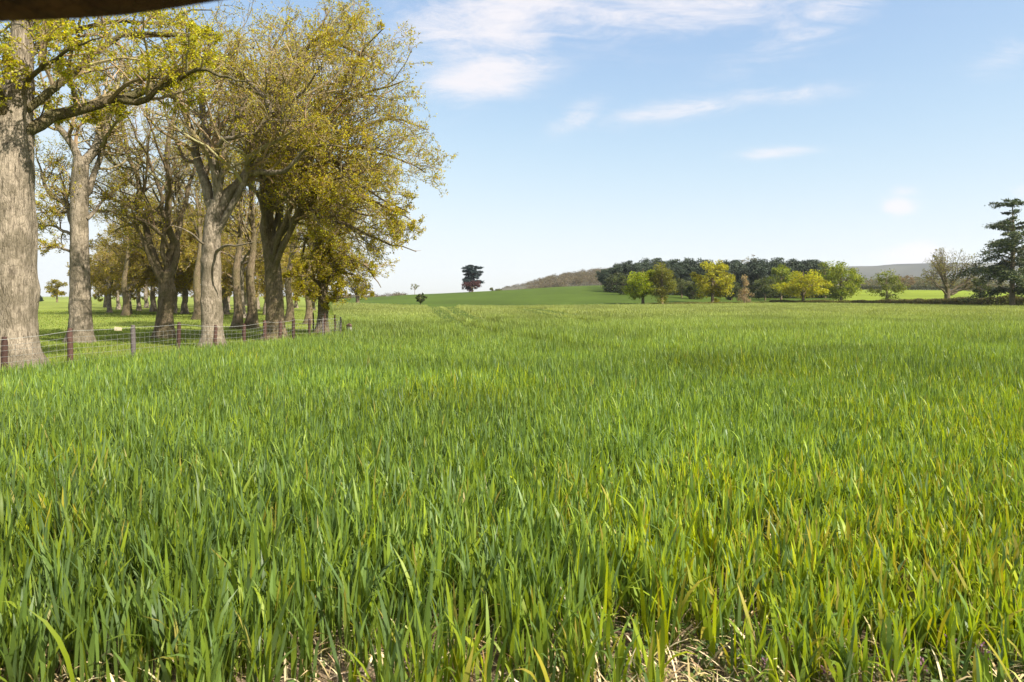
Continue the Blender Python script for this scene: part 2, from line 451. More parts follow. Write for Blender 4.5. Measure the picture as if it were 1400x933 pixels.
    y = 2.1 + 2.6 * g.random(n) ** 1.5; x = g.uniform(-1.0, 1.0, n) * y
    k = (vnoise(x, y, .3, 61) * .7 + g.random(n) * .5) > .5; x, y = x[k], y[k]; n = len(x)
    dc = palette(n, [(.50, .41, .25), (.40, .30, .15), (.34, .30, .10), (.26, .18, .09)], [1, 1, .6, .5], g)
    blades(mb, x, y, g.uniform(.005, .07, n), g.uniform(.06, .2, n), g.uniform(.004, .011, n), g.uniform(.4, 1.4, n), g.uniform(.4, 1.6, n), g.uniform(0, 6.28, n), dc, dc * 1.05, 4, g=g)
    kind(link('straw_litter', mb.data('straw_litter', M_STRAW)), 'stuff')['label'] = 'dry straw litter lying on the soil between the wheat'
    # low broad-leaved seedlings
    mb = MB(); n = 11000
    x, y = sample_wedge(n, 2.1, 5.0, 1.0, g)
    k = g.random(n) < np.clip(.22 + x / y * .9, .08, 1) * (vnoise(x, y, .4, 22) > .42); x, y = x[k], y[k]; n = len(x)
    per = 7; xx = np.repeat(x, per) + g.normal(0, .03, n * per); yy = np.repeat(y, per) + g.normal(0, .03, n * per)
    zz = np.repeat(g.uniform(.03, .12, n), per) * g.uniform(.3, 1, n * per)
    ax = g.normal(size=(n * per, 3)); ax[:, 2] = np.abs(ax[:, 2]) * .35
    leaf_quads(mb, np.stack([xx, yy, zz], 1), ax, g.uniform(.02, .045, n * per), g.uniform(.012, .028, n * per),
               palette(n * per, [(.10, .16, .035), (.15, .19, .04), (.08, .13, .05)], [1, 1, .6], g), g)
    kind(link('seedling_weeds', mb.data('seedling_weeds', M_GRASS)), 'stuff')['label'] = 'low leafy seedling weeds under the wheat'

def build_turf():
    g = np.random.default_rng(5); mb = MB()
    for y0, y1, dens, wm, ns in ((9, 18, 420, 1.0, 2), (18, 32, 150, 1.8, 1), (32, 75, 22, 3.4, 1)):
        n = int(1.0 * (y1 ** 2 - y0 ** 2) * dens * .5)
        y = np.sqrt(g.uniform(y0 ** 2, y1 ** 2, n)); x = g.uniform(-1.0, 0, n) * y
        k = x < left_bound(y) + .1
        x, y = x[k], y[k]; n = len(x)
        strip = np.exp(-((left_bound(y) - x) / .5) ** 2) * (y < 25)
        L = g.uniform(.04, .10, n) * (.7 + .7 * vnoise(x, y, 1.2, 31)) + strip * g.uniform(.0, .14, n)
        c = palette(n, [(.15, .21, .026), (.20, .24, .026), (.11, .165, .022), (.25, .24, .06)], [1, .8, .7, .25], g)
        c *= (.8 + .4 * vnoise(x, y, 4, 33))[:, None]
        blades(mb, x, y, H(x, y) - .012, L, g.uniform(.006, .011, n) * wm, g.uniform(0, .6, n), g.uniform(0, .6, n), g.uniform(0, 6.28, n), c * .9, c, ns, g=g)
    kind(link('pasture_grass', mb.data('pasture_grass', M_GRASS)), 'stuff')['label'] = 'short bright grass under the big trees'

# ------------------------------------------------------------------ the big spring trees
OLIVE = [(.37, .31, .016), (.43, .385, .010), (.27, .275, .016), (.31, .225, .03)]
def twig_col(n, g, dark=1.0): return palette(n, [(.22, .165, .09), (.17, .135, .07), (.25, .20, .11)], [1, 1, .6], g) * dark

def bole(mb, P, Rd, sides, seed, flare=0.0, burr=0.0):
    """an old trunk: fluted, lumpy, with root buttresses and burrs"""
    g = np.random.default_rng(seed); n = 70
    dd = np.concatenate([[0], np.cumsum(np.linalg.norm(np.diff(P, axis=0), axis=1))])
    PP = resample(P, n); RR = np.interp(np.linspace(0, dd[-1], n), dd, Rd)
    b0 = len(mb.V); tubes(mb, PP[None], RR[None], sides)
    V = mb.V[b0].reshape(n, sides, 3); C = PP[:, None, :]; D = V - C
    a = np.linspace(0, 2 * math.pi, sides, endpoint=False)[None, :]; h = (PP[:, 2] - PP[0, 2])[:, None]; r0 = RR[:, None]
    k = 1 + 0 * h * a
    for m in (2, 3, 5, 7): k = k + .045 / m ** .5 * np.sin(m * a + g.uniform(0, 6) + 1.1 * np.sin(h * g.uniform(.5, 1.4) + g.uniform(0, 6)))
    k = k + .10 * (vnoise(np.cos(a) * 1.3 + h * 0, np.sin(a) * 1.3 + h * .9 / np.maximum(r0, .15) * .25, .45, seed % 50) - .5)
    k = k + .07 * (vnoise(np.cos(a) * 4 + h * .6, np.sin(a) * 4 + h * 2.2, .5, seed % 41 + 3) - .5)
    k = k + flare * np.exp(-np.maximum(h - .15, 0) / .30) * (.35 + .65 * np.clip(np.sin(5 * a + g.uniform(0, 6)) * .6 + np.sin(3 * a + g.uniform(0, 6)) * .6, 0, 1))
    for _ in range(int(burr)):
        ah, hh = g.uniform(0, 6.28), g.uniform(.9, h.max() * .8)
        da = np.abs((a - ah + math.pi) % (2 * math.pi) - math.pi)
        k = k + g.uniform(.08, .2) * np.exp(-((da * r0) ** 2 + (h - hh) ** 2) / (r0 * g.uniform(.35, .6)) ** 2)
    mb.V[b0] = (C + D * k[..., None]).reshape(-1, 3)

def grow_tree(root, trunk, trad, limbs, lrad, env, g, k=(9, 7, 5), leaf=(.05, .09), per=9, pal=OLIVE, wts=(1, 1, .5, .6), bark=None, limbark=None, flare=.3, burr=3, lmin=.15, leafdark=1.0, twigdark=1.0, off=None, sides=30, up=.10, leafprob=None):
    """trunk (N,3), trad (N,), limbs list of (n,3), lrad list of base radii"""
    off = trunk[0] * np.array([1, 1, 0]) if off is None else off
    mb = MB()
    bole(mb, trunk, trad, sides, int(g.integers(1e4)), flare, burr)
    LP = np.array([resample(l, 14, 0.0) for l in limbs])
    d = np.cumsum(g.normal(0, .028, LP.shape), axis=1) * np.linalg.norm(LP[:, -1] - LP[:, 0], axis=1)[:, None, None] * .35
    d[:, 0] = 0; LP = LP + d
    LR = np.array(lrad)[:, None] * np.linspace(1, .13, 14)[None] ** .9
    link('trunk', mb.data('trunk', bark or M_BARK, True, off), root)
    mb = MB(); tubes(mb, LP, LR, 9, lump=.05, seed=3)
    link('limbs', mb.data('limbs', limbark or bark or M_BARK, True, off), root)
    mb = MB()
    B2, R2 = spawn(LP, LR, k[0], lmin, 1, (.35, .62), (25, 65), 9, .17, up, .55, env, .012, g)
    tubes(mb, B2, R2, 5, twig_col(len(B2), g, twigdark))
    B3, R3 = spawn(B2, R2, k[1], .15, 1, (.38, .7), (25, 70), 6, .2, up * .6, .55, env, .007, g)
    tubes(mb, B3, R3, 4, twig_col(len(B3), g, twigdark))
    B4, R4 = spawn(B3, R3, k[2], .15, 1, (.35, .8), (20, 65), 4, .22, up * .4, .6, env, .006, g)
    tubes(mb, B4, R4, 3, twig_col(len(B4), g, twigdark))
    link('branches', mb.data('branches', M_TWIG, False, off), root)
    # leaf clusters along the outer twigs
    mb = MB(); n = len(B4) * per
    tw = np.repeat(np.arange(len(B4)), per)
    tpos = 1 - .65 * g.random(n) ** 2.2; f = np.clip(tpos * 3, 0, 2.999); i = f.astype(int); fr = (f - i)[:, None]
    pos = B4[tw, i] * (1 - fr) + B4[tw, i + 1] * fr + g.normal(0, .03, (n, 3))
    tone = np.repeat(g.random(len(B4)), per)
    if leafprob is not None:
        kp = g.random(n) < leafprob(pos); pos, tw, tone = pos[kp], tw[kp], tone[kp]; n = len(pos)
    ax = g.normal(size=(n, 3)) + nrm(B4[tw, -1] - B4[tw, 0]) * .8; ax[:, 2] -= .1
    c = palette(n, pal, wts, g) * (.75 + .5 * tone)[:, None] * leafdark
    leaf_quads(mb, pos, ax, g.uniform(*leaf, n), g.uniform(*leaf, n) * .7, c, g)
    link('crown', mb.data('crown', M_LEAF, False, off), root)

def hero(name, label, cat, Y, trunk_px, limbs_px, env_px, seed, nauto=8, group=None, bark=None, flare=1.5, burr=5, **kw):
    """trunk_px: (px, py, width px); limbs_px: (width px, [(px, py, dY)...])"""
    g = np.random.default_rng(seed)
    base = W(trunk_px[0][0], trunk_px[0][1], Y); gz = h1(base[0], Y)
    shift = gz - base[2]
    T = np.array([W(p[0], p[1], Y) for p in trunk_px]); T[0, 2] = gz - .15
    tw = np.array([p[2] for p in trunk_px], float) / F * Y / 2
    TP = resample(T, 26); tt = np.linspace(0, 1, len(T)); 
    d = np.concatenate([[0], np.cumsum(np.linalg.norm(np.diff(T, axis=0), axis=1))]); d /= d[-1]
    TR = np.interp(np.linspace(0, 1, 26), d, tw)
    hh = TP[:, 2] - gz
    
    limbs = []; lr = []
    for w, pts in limbs_px:
        limbs.append(np.array([W(p[0], p[1], Y + p[2]) for p in pts])); lr.append(w / F * Y / 2)
    es = [(W(px, py, Y + dY), np.array([rx / F * Y, rd, ry / F * Y])) for px, py, dY, rx, ry, rd in env_px]
    env = ellipsoids(es)
    top = len(TP)
    for a in range(nauto):
        i = int(g.uniform(.55, 1.0) * (top - 1)); s = TP[i]
        c, q = es[g.integers(len(es))]
        v = nrm(g.normal(size=3)); v[2] = abs(v[2]) * .9 + .05 if g.random() < .75 else -abs(v[2]) * .3
        e = c + v * q * .92
        m = s * .55 + e * .45 + np.array([0, 0, .12 * np.linalg.norm(e - s)]) + g.normal(0, .3, 3)
        limbs.append(np.array([s, m, e])); lr.append(min(TR[i] * .42,   .016 * np.linalg.norm(e - s) + .025))
    root = thing(name, label, cat, (base[0], Y, 0), group)
    grow_tree(root, TP, TR, limbs, lr, env, g, bark=bark, off=(base[0], Y, 0), flare=.45 * flare, burr=burr, **kw)
    return root

def build_heroes():
    # 1: the pale giant at the left edge
    hero('broad_oak', 'massive pale-barked oak cut by the left edge, one long limb reaching right', 'tree', 14.6,
         [(10, 507, 76), (10, 470, 70), (11, 400, 66), (12, 300, 65), (14, 200, 56), (20, 150, 43), (26, 100, 34), (30, 30, 25), (22, -40, 16)],
         [(19, [(32, 180, 0), (60, 157, .2), (100, 144, .4), (145, 135, .6), (195, 118, .8), (232, 108, 1), (252, 88, 1.2), (268, 70, 1.3), (288, 60, 1.4)]),
          (11, [(160, 133, .6), (190, 140, .5), (215, 124, .4), (245, 108, .3), (272, 102, .2), (300, 108, .2), (340, 120, 0)]),
          (14, [(14, 180, 0), (2, 140, -.4), (-8, 100, -.8), (-20, 50, -1.2)]),
          (10, [(28, 90, 0), (60, 55, .6), (120, 32, 1.2), (165, 28, 1.6), (205, 32, 1.7), (232, 34, 1.8), (245, 18, 2.0), (290, 8, 2.2)]),
          (8, [(30, 120, 0), (60, 100, -.5), (110, 70, -1), (160, 60, -1.5)]),
          (8, [(30, 60, 0), (45, 20, .4), (90, -30, .6)]),
          (7, [(32, 190, 0), (60, 170, 1.0), (95, 152, 1.6), (130, 140, 2.0)])],
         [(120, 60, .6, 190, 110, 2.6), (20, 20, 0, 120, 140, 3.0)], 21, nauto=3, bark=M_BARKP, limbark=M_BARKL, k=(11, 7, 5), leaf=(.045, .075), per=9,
         pal=[(.36, .35, .018), (.42, .38, .015), (.28, .29, .016), (.28, .22, .03)], wts=(1, 1, .5, .35), flare=2.4)
    # 2
    hero('forked_oak', 'pale straight oak with a looping shadow low on its trunk, second trunk from the left', 'tree', 23.7,
         [(110, 468, 30), (110, 440, 27), (109, 380, 24), (108, 310, 21), (109, 250, 21), (111, 215, 19)],
         [(14, [(112, 225, 0), (122, 195, 0), (128, 160, .2), (138, 110, .5), (150, 50, 1)]),
          (12, [(108, 230, 0), (97, 205, -.2), (84, 185, -.4), (68, 150, -.6), (50, 100, -.8)]),
          (8, [(100, 300, 0), (88, 275, .2), (72, 262, .3), (60, 235, .4), (50, 212, .5)]),
          (5, [(100, 322, 0), (80, 312, .4), (60, 310, .6), (45, 308, .8)]),
          (4, [(100, 345, 0), (82, 338, -.4), (62, 336, -.6), (44, 338, -.8)]),
          (6, [(118, 300, 0), (135, 280, .6), (150, 262, 1.0), (165, 250, 1.3)]),
          (8, [(114, 220, 0), (128, 205, 1), (150, 150, 2), (170, 90, 2.6)])],
         [(115, 120, .5, 95, 150, 3.2), (75, 280, .3, 48, 80, 1.6), (140, 280, .8, 35, 60, 1.6)], 22, nauto=3, bark=M_BARKP, per=4, leaf=(.04, .07), k=(12, 7, 5))
    # 3
    hero('many_stemmed_oak', 'dark oak splitting low into several upright stems behind the wire fence', 'tree', 26.2,
         [(224, 462, 24), (226, 430, 20), (228, 400, 19), (229, 372, 17)],
         [(10, [(224, 382, 0), (212, 340, 0), (202, 290, .1), (192, 245, .1), (178, 195, .3), (165, 150, .5), (150, 90, .6)]),
          (12, [(230, 380, 0), (232, 320, 0), (233, 270, 0), (238, 215, -.1), (240, 150, -.2), (246, 60, -.3)]),
          (10, [(233, 380, 0), (246, 330, .4), (250, 280, .8), (258, 230, 1), (268, 170, 1.2)]),
          (7, [(206, 300, .1), (190, 270, .6), (165, 240, 1), (145, 205, 1.4), (140, 170, 1.6)]),
          (6, [(232, 340, 0), (215, 315, -.8), (190, 300, -1.3), (160, 295, -1.7)]),
          (6, [(228, 395, 0), (214, 375, .6), (200, 350, .9), (180, 335, 1.1)])],
         [(205, 160, .3, 95, 170, 3.2), (180, 290, .3, 55, 80, 2.2)], 23, nauto=2, per=3, leaf=(.04, .07), k=(12, 7, 5), burr=9, twigdark=.8)
    # 4
    hero('sunlit_oak', 'sunlit brown oak trunk just behind a fence post, forking into thick crooked limbs', 'tree', 21.4,
         [(290, 476, 29), (290, 455, 26), (289, 420, 26), (288, 380, 25), (289, 330, 24), (293, 295, 23), (297, 275, 22)],
         [(15, [(292, 290, 0), (284, 255, 0), (270, 215, .1), (262, 170, .2), (252, 120, .4), (250, 60, .6)]),
          (14, [(297, 280, 0), (300, 245, -.2), (296, 205, -.2), (290, 165, 0), (290, 110, 0), (300, 40, .2)]),
          (17, [(300, 285, 0), (316, 262, 0), (334, 240, -.1), (352, 226, -.2), (364, 214, -.3), (380, 175, -.3), (392, 120, -.3), (410, 60, -.2)]),
          (9, [(340, 236, -.1), (365, 236, -.4), (392, 232, -.6), (410, 215, -.9), (440, 205, -1.1), (470, 208, -1.3)]),
          (8, [(300, 250, 0), (300, 215, -.6), (312, 190, -.9), (340, 182, -1), (358, 174, -1), (372, 155, -1.1), (400, 158, -1.2), (450, 150, -1.4)]),
          (8, [(372, 155, -1.1), (360, 130, -1.2), (335, 108, -1.3), (310, 98, -1.3), (290, 80, -1.3)]),
          (5, [(294, 345, 0), (310, 335, -.6), (328, 334, -.9), (345, 330, -1.1)]),
          (4, [(284, 338, 0), (270, 325, -.5), (250, 312, -.9), (232, 306, -1.2)])],
         [(320, 90, -.2, 140, 150, 3.6), (430, 130, -.8, 90, 80, 2.0)], 24, nauto=3, per=5, leaf=(.035, .065), k=(13, 8, 6), burr=12, bark=M_BARKP)
    # 5: the great crown whose edge stands against the sky
    hero('great_crowned_oak', 'tall oak whose rounded olive crown makes the right edge of the row against the sky', 'tree', 24.9,
         [(374, 467, 29), (376, 445, 24), (375, 400, 21), (372, 360, 20), (369, 335, 20), (367, 310, 18)],
         [(12, [(364, 330, 0), (355, 290, .2), (350, 250, .3), (348, 205, .4), (340, 150, .5), (330, 60, .6)]),
          (16, [(370, 318, 0), (370, 270, 0), (372, 220, 0), (374, 170, 0), (376, 110, 0), (385, 30, 0)]),
          (11, [(372, 340, 0), (388, 320, -.3), (402, 303, -.5), (420, 292, -.6), (445, 262, -.8), (480, 240, -1), (530, 225, -1.1)]),
          (10, [(374, 220, 0), (400, 190, -.4), (440, 160, -.8), (490, 130, -1), (545, 120, -1.2)]),
          (10, [(374, 260, 0), (410, 235, .5), (460, 200, 1), (520, 180, 1.4), (580, 190, 1.6)]),
          (9, [(375, 150, 0), (410, 100, .4), (450, 60, .7), (490, 30, .9)]),
          (9, [(376, 110, 0), (420, 60, -.6), (470, 60, -.9), (520, 80, -1.2)]),
          (8, [(378, 200, 0), (430, 210, -1.2), (480, 250, -2), (545, 285, -2.4)]),
          (8, [(378, 280, 0), (430, 270, 1.2), (490, 290, 1.8), (548, 300, 2)]),
          (8, [(375, 250, 0), (430, 250, -1.4), (490, 262, -2.2), (560, 300, -2.4)]),
          (7, [(376, 270, 0), (440, 300, -1.0), (500, 325, -1.6), (560, 345, -1.8)]),
          (7, [(375, 190, 0), (440, 200, -.8), (520, 210, -1.2), (590, 235, -1.4)])],
         [(425, 120, -.8, 165, 175, 3.4), (484, 178, -1.2, 152, 152, 2.8), (505, 260, -1.4, 82, 100, 1.8)], 25, nauto=8, per=7, leaf=(.042, .075), k=(14, 8, 6))
    # 6
    hero('yellowing_oak', 'smaller oak with low yellow-green hanging sprays near the end of the fence', 'tree', 29.8,
         [(440, 456, 19), (441, 440, 15), (442, 410, 14), (440, 370, 13), (436, 320, 12), (434, 270, 9)],
         [(6, [(441, 400, 0), (455, 375, -.3), (475, 362, -.5), (505, 360, -.7)]),
          (5, [(441, 392, 0), (425, 380, -.4), (405, 378, -.8), (388, 385, -1)]),
          (6, [(440, 350, 0), (465, 320, .2), (500, 305, .3), (535, 320, .4)]),
          (6, [(438, 340, 0), (420, 310, .2), (405, 280, .4), (400, 250, .5)]),
          (5, [(442, 415, 0), (430, 402, -.6), (418, 398, -.9), (410, 402, -1)]),
          (5, [(442, 420, 0), (455, 405, -.6), (468, 398, -1)]),
          (6, [(440, 365, 0), (470, 350, -.6), (500, 362, -1.2), (520, 392, -1.5)]),
          (5, [(441, 385, 0), (468, 375, .4), (495, 385, .6), (510, 402, .8)]),
          (6, [(436, 300, 0), (470, 265, -.2), (505, 250, -.2)])],
         [(472, 305, .3, 92, 102, 2.8), (432, 395, -.6, 52, 32, 1.4), (485, 358, 0, 55, 56, 2)], 26, nauto=12, per=7, leaf=(.045, .08), k=(11, 7, 5),
         pal=[(.44, .39, .012), (.38, .33, .014), (.28, .27, .018), (.28, .21, .03)], wts=(1, 1, .6, .5))
    # trees one row further back
    for nm, lab, Y, px, wpx, top, envp, sd, dk in (
            ('rear_oak', 'dark thick trunk left of the pair standing behind the fence in mid row', 33.8, 325, 12, 372, [(310, 260, 0, 75, 130, 3.6)], 31, .8),
            ('rear_oak', 'dark leaning trunk right of the pair standing behind the fence in mid row', 34.2, 344, 14, 375, [(350, 250, 0, 80, 140, 3.6)], 32, .8),
            ('rear_oak', 'thin grey trunk between the great-crowned oak and the yellowing oak', 43.0, 396, 10, 385, [(410, 290, 0, 70, 105, 4.0)], 33, .9),
            ('rear_oak', 'thin straight dark trunk just left of the yellowing oak', 39.0, 422, 9, 385, [(450, 310, 0, 75, 90, 3.8)], 34, .95),
            ('rear_oak', 'tall slender tree half hidden between the many-stemmed oak and the sunlit oak', 47.0, 271, 11, 380, [(262, 240, 0, 65, 150, 3.6)], 35, .85),
            ('rear_oak', 'slender tree showing between the second trunk and the many-stemmed oak', 56.0, 172, 8, 385, [(168, 280, 0, 50, 95, 3.6)], 36, .85)):
        yb = HZ + (EYE) * F / Y
        hero(nm, lab, 'tree', Y, [(px, yb, wpx * 1.25), (px + 1, yb - 20, wpx), (px, (yb + top) / 2, wpx * .9), (px - 2, top, wpx * .8), (px + 3, top - 50, wpx * .45), (px - 3, top - 120, wpx * .22)],
             [], envp, sd, nauto=16, per=3, leaf=(.055, .095), k=(8, 6, 4), bark=M_BARK, burr=2, twigdark=dk, sides=12, leafdark=.95)

def copy_tree(root, loc, rot, scale, label, group, cat='tree'):
    r = root.copy(); COL.objects.link(r)
    r.location = loc; r.rotation_euler = (0, 0, rot); r.scale = scale if hasattr(scale, '__len__') else (scale,) * 3
    r['label'] = label; r['category'] = cat
    if group: r['group'] = group
    elif 'group' in r: del r['group']
    for ch in list(root.children):
        c = ch.copy(); COL.objects.link(c); c.parent = r
    return r

def local_tree(name, label, seed, height, rx, trunk_h, r0, loc, group=None, **kw):
    g = np.random.default_rng(seed)
    T = np.array([[0, 0, -.3], [.05, 0, trunk_h * .5], [0, .08, trunk_h], [.1, 0, height * .6], [0, 0, height * .85]])
    TP = resample(T, 16); TR = np.interp(np.linspace(0, 1, 16), [0, .12, .5, 1], [r0 * 1.5, r0, r0 * .75, r0 * .12])
    cz = (trunk_h * .8 + height) / 2; rz = (height - trunk_h * .8) / 2
    c = np.array([0, 0, cz]); q = np.array([rx, rx, rz])
    env = ellipsoids([(c, q)])
    limbs, lr = [], []
    for a in range(kw.pop('nlimb', 12)):
        i = int(g.uniform(.3, .95) * 15); s = TP[i]
        v = nrm(g.normal(size=3)); e = c + v * q * .9
        limbs.append(np.array([s, s * .5 + e * .5 + np.array([0, 0, .5]), e])); lr.append(TR[i] * .55)
    root = thing(name, label, 'tree', loc, group)
    grow_tree(root, TP, TR, limbs, lr, env, g, off=(0, 0, 0), sides=9, **kw)
    return root

def build_grove():
    GL = 'olive-brown tree in the far grove seen behind the fence and the front row of trunks'
    GG = 'trees of the far grove behind the fence'
    protos = [local_tree('grove_tree', GL, 50 + i, 9.5, 4.6, 1.5, .25, (0, 0, 0), GG, nlimb=18, k=(8, 6, 5), per=4, leaf=(.09, .16), twigdark=1.1, bark=M_BARKP,
                         pal=[(.30, .235, .04), (.33, .27, .03), (.22, .20, .03), (.27, .20, .06)], wts=(1, .9, .6, .7)) for i in range(3)]
    spots = [(145, 96), (162, 82), (190, 74), (209, 70), (239, 78), (253, 62), (268, 88), (288, 74), (308, 60), (300, 100), (331, 50), (352, 84), (364, 58), (383, 70), (150, 66), (176, 60), (222, 58), (200, 92), (236, 64), (280, 58), (312, 82),
             (405, 92), (428, 78), (220, 110), (178, 118), (335, 112), (446, 105), (150, 128), (270, 125)]
    g = np.random.default_rng(77)
    for i, (px, Y) in enumerate(spots):
        p = protos[i % 3]; x = (px - 700) / F * Y; z = h1(x, Y)
        sc = g.uniform(.85, 1.15)
        if px < 205: sc *= .92
        if i < 3:
            p.location = (x, Y, z); p.scale = (sc,) * 3; p.rotation_euler = (0, 0, g.uniform(0, 6.28))
        else: copy_tree(p, (x, Y, z), g.uniform(0, 6.28), sc, GL, GG)

# ------------------------------------------------------------------ distant trees
def clump_crown(g, H_, rx, z0, ncl, nleaf, size, pal, wts, clump=(.2, .34), shape='round', hang=0.0, flat=1.0):
    """leaf clumps spread through the crown's volume, with gaps between them"""
    mb = MB(); cents = []
    rz = (H_ - z0) / 2; cz = (H_ + z0) / 2
    for _ in range(ncl):
        v = nrm(g.normal(size=3)) * g.uniform(.2, 1.08) ** .5
        if shape == 'cone':
            t = g.random() ** 1.2; a = g.uniform(0, 6.28); rr = rx * (1 - t) * g.uniform(.3, 1)
            c = np.array([rr * math.cos(a), rr * math.sin(a), z0 + t * (H_ - z0) * .96])
        else:
            c = np.array([v[0] * rx * .93, v[1] * rx * .93, cz + v[2] * rz * .92])
        cents.append(c)
        r = rx * g.uniform(*clump)
        n = int(nleaf * g.uniform(.6, 1.3))
        p = nrm(g.normal(size=(n, 3))) * (g.random((n, 1)) ** .45) * np.array([1.1, 1.1, .75 * flat]) * r
        p += c; p[:, 2] -= hang * g.random(n) * r
        col = palette(n, pal, wts, g) * g.uniform(.72, 1.25)
        ax = g.normal(size=(n, 3)); 
        if hang: ax[:, 2] -= 1.5
        leaf_quads(mb, p, ax, g.uniform(.7, 1.3, n) * size, g.uniform(.45, .9, n) * size, col, g)
    return mb, np.array(cents)

def clump_tree(name, label, px, ytop, ybase, half, Y, seed, pal, wts, trunk=.2, z0f=.15, ncl=30, nleaf=150, size=.3, bark=None, group=None, shape='round', hang=0, loc=None, cat='tree', clump=(.14, .36), lean=0, flat=1.0, nl=9, base=None):
    g = np.random.default_rng(seed)
    if loc is None:
        x = (px - 700) / F * Y; z = h1(x, Y); loc = (x, Y, z)
        H_ = EYE - (ytop - HZ) / F * Y - z; rx = half / F * Y
    else: H_, rx = ytop, half
    root = thing(name, label, cat, loc, group)
    mb, cents = clump_crown(g, H_, rx, H_ * z0f, int(ncl * 1.15), nleaf, size, pal, wts, clump, shape, hang, flat)
    link('crown', mb.data('crown', M_LEAF if bark is not M_BARKD else M_NEEDLE), root)
    tb = MB()
    T = resample(np.array([[0, 0, -.4], [0, 0, H_ * .25], [lean, 0, H_ * .55], [lean, 0, H_ * .9]]), 10)
    tubes(tb, T[None], np.interp(np.linspace(0, 1, 10), [0, .1, .5, 1], [trunk * 1.4, trunk, trunk * .7, trunk * .1])[None], 8)
    ls = np.array([resample(np.array([T[int(g.integers(2, 7))], (T[5] + c) / 2 + (0, 0, -.1), c]), 6) for c in cents[:nl]])
    tubes(tb, ls, np.tile(np.linspace(trunk * .35, trunk * .08, 6), (len(ls), 1)), 5)
    link('trunk', tb.data('trunk', bark or M_BARK, True), root)
    return root

def cedar(name, label, px, ytop, half, Y, seed, pal, ntier=13, trunk=.4, z0=.2, sz=.3, dens=1.0, group=None, column=False):
    g = np.random.default_rng(seed)
    x = (px - 700) / F * Y; z = h1(x, Y); H_ = EYE - (ytop - HZ) / F * Y - z; rx = half / F * Y
    root = thing(name, label, 'tree', (x, Y, z), group)
    tb = MB(); T = resample(np.array([[0, 0, -.4], [0, 0, H_ * .3], [.15, 0, H_ * .6], [0, 0, H_ * .97]]), 18)
    tubes(tb, T[None], np.interp(np.linspace(0, 1, 18), [0, .06, .5, 1], [trunk * 1.3, trunk, trunk * .65, trunk * .08])[None], 10, lump=.05)
    mb = MB()
    for k in range(ntier):
        f = z0 + (1 - z0) * (k + g.uniform(-.2, .2)) / (ntier - 1); f = min(max(f, z0), .985)
        prof = np.interp(f, [z0, .35, .55, .72, .85, .95, 1], [.72, 1.0, .85, .62, .48, .34, .12])
        if column: prof = np.interp(f, [z0, .45, .6, .75, .9, 1], [.55, .95, .75, .95, 1.0, .55])
        nb = 6 if f < .8 else 4
        f += g.uniform(-.03, .03) * (not column)
        for b in range(nb):
            a = g.uniform(0, 6.28); L = rx * prof * (g.uniform(.75, 1.08) if column else g.uniform(.42, 1.2))
            if not column and g.random() < .1: continue
            s = np.array([0, 0, H_ * f - .25 * L]); e = np.array([math.cos(a) * L, math.sin(a) * L, H_ * f + g.uniform(-.22, .16) * L])
            m = (s + e) / 2 + np.array([0, 0, .10 * L])
            if f < .55: e[2] -= .18 * L
            bp = resample(np.array([s, m, e]), 8)
            tubes(tb, bp[None], np.linspace(max(.03, trunk * .2 * prof), .02, 8)[None], 4)
            n = int(dens * (110 + 420 * prof * L / rx))
            t = g.random(n) ** .65 * .85 + .15; t = np.clip(np.round(t * 7) / 7 + g.normal(0, .035, n), .1, 1); i = np.clip(t * 7, 0, 6.99).astype(int); fr = (t * 7 - i)[:, None]
            p = bp[i] * (1 - fr) + bp[i + 1] * fr
            p = p + np.stack([g.normal(0, .11 * L * (1 - .3 * t), n), g.normal(0, .11 * L * (1 - .3 * t), n), g.normal(-.02, .035 * L, n) - .10 * L * t * g.random(n)], 1)
            ax = g.normal(size=(n, 3)) * np.array([1, 1, .45]); ax[:, 2] -= .15
            leaf_quads(mb, p, ax, g.uniform(.6, 1.3, n) * sz, g.uniform(.3, .6, n) * sz, palette(n, pal, [1] * len(pal), g) * g.uniform(.8, 1.2), g)
    link('crown', mb.data('crown', M_NEEDLE), root)
    link('trunk', tb.data('trunk', M_BARKD if ntier < 11 else M_BARK, True), root)
    return root

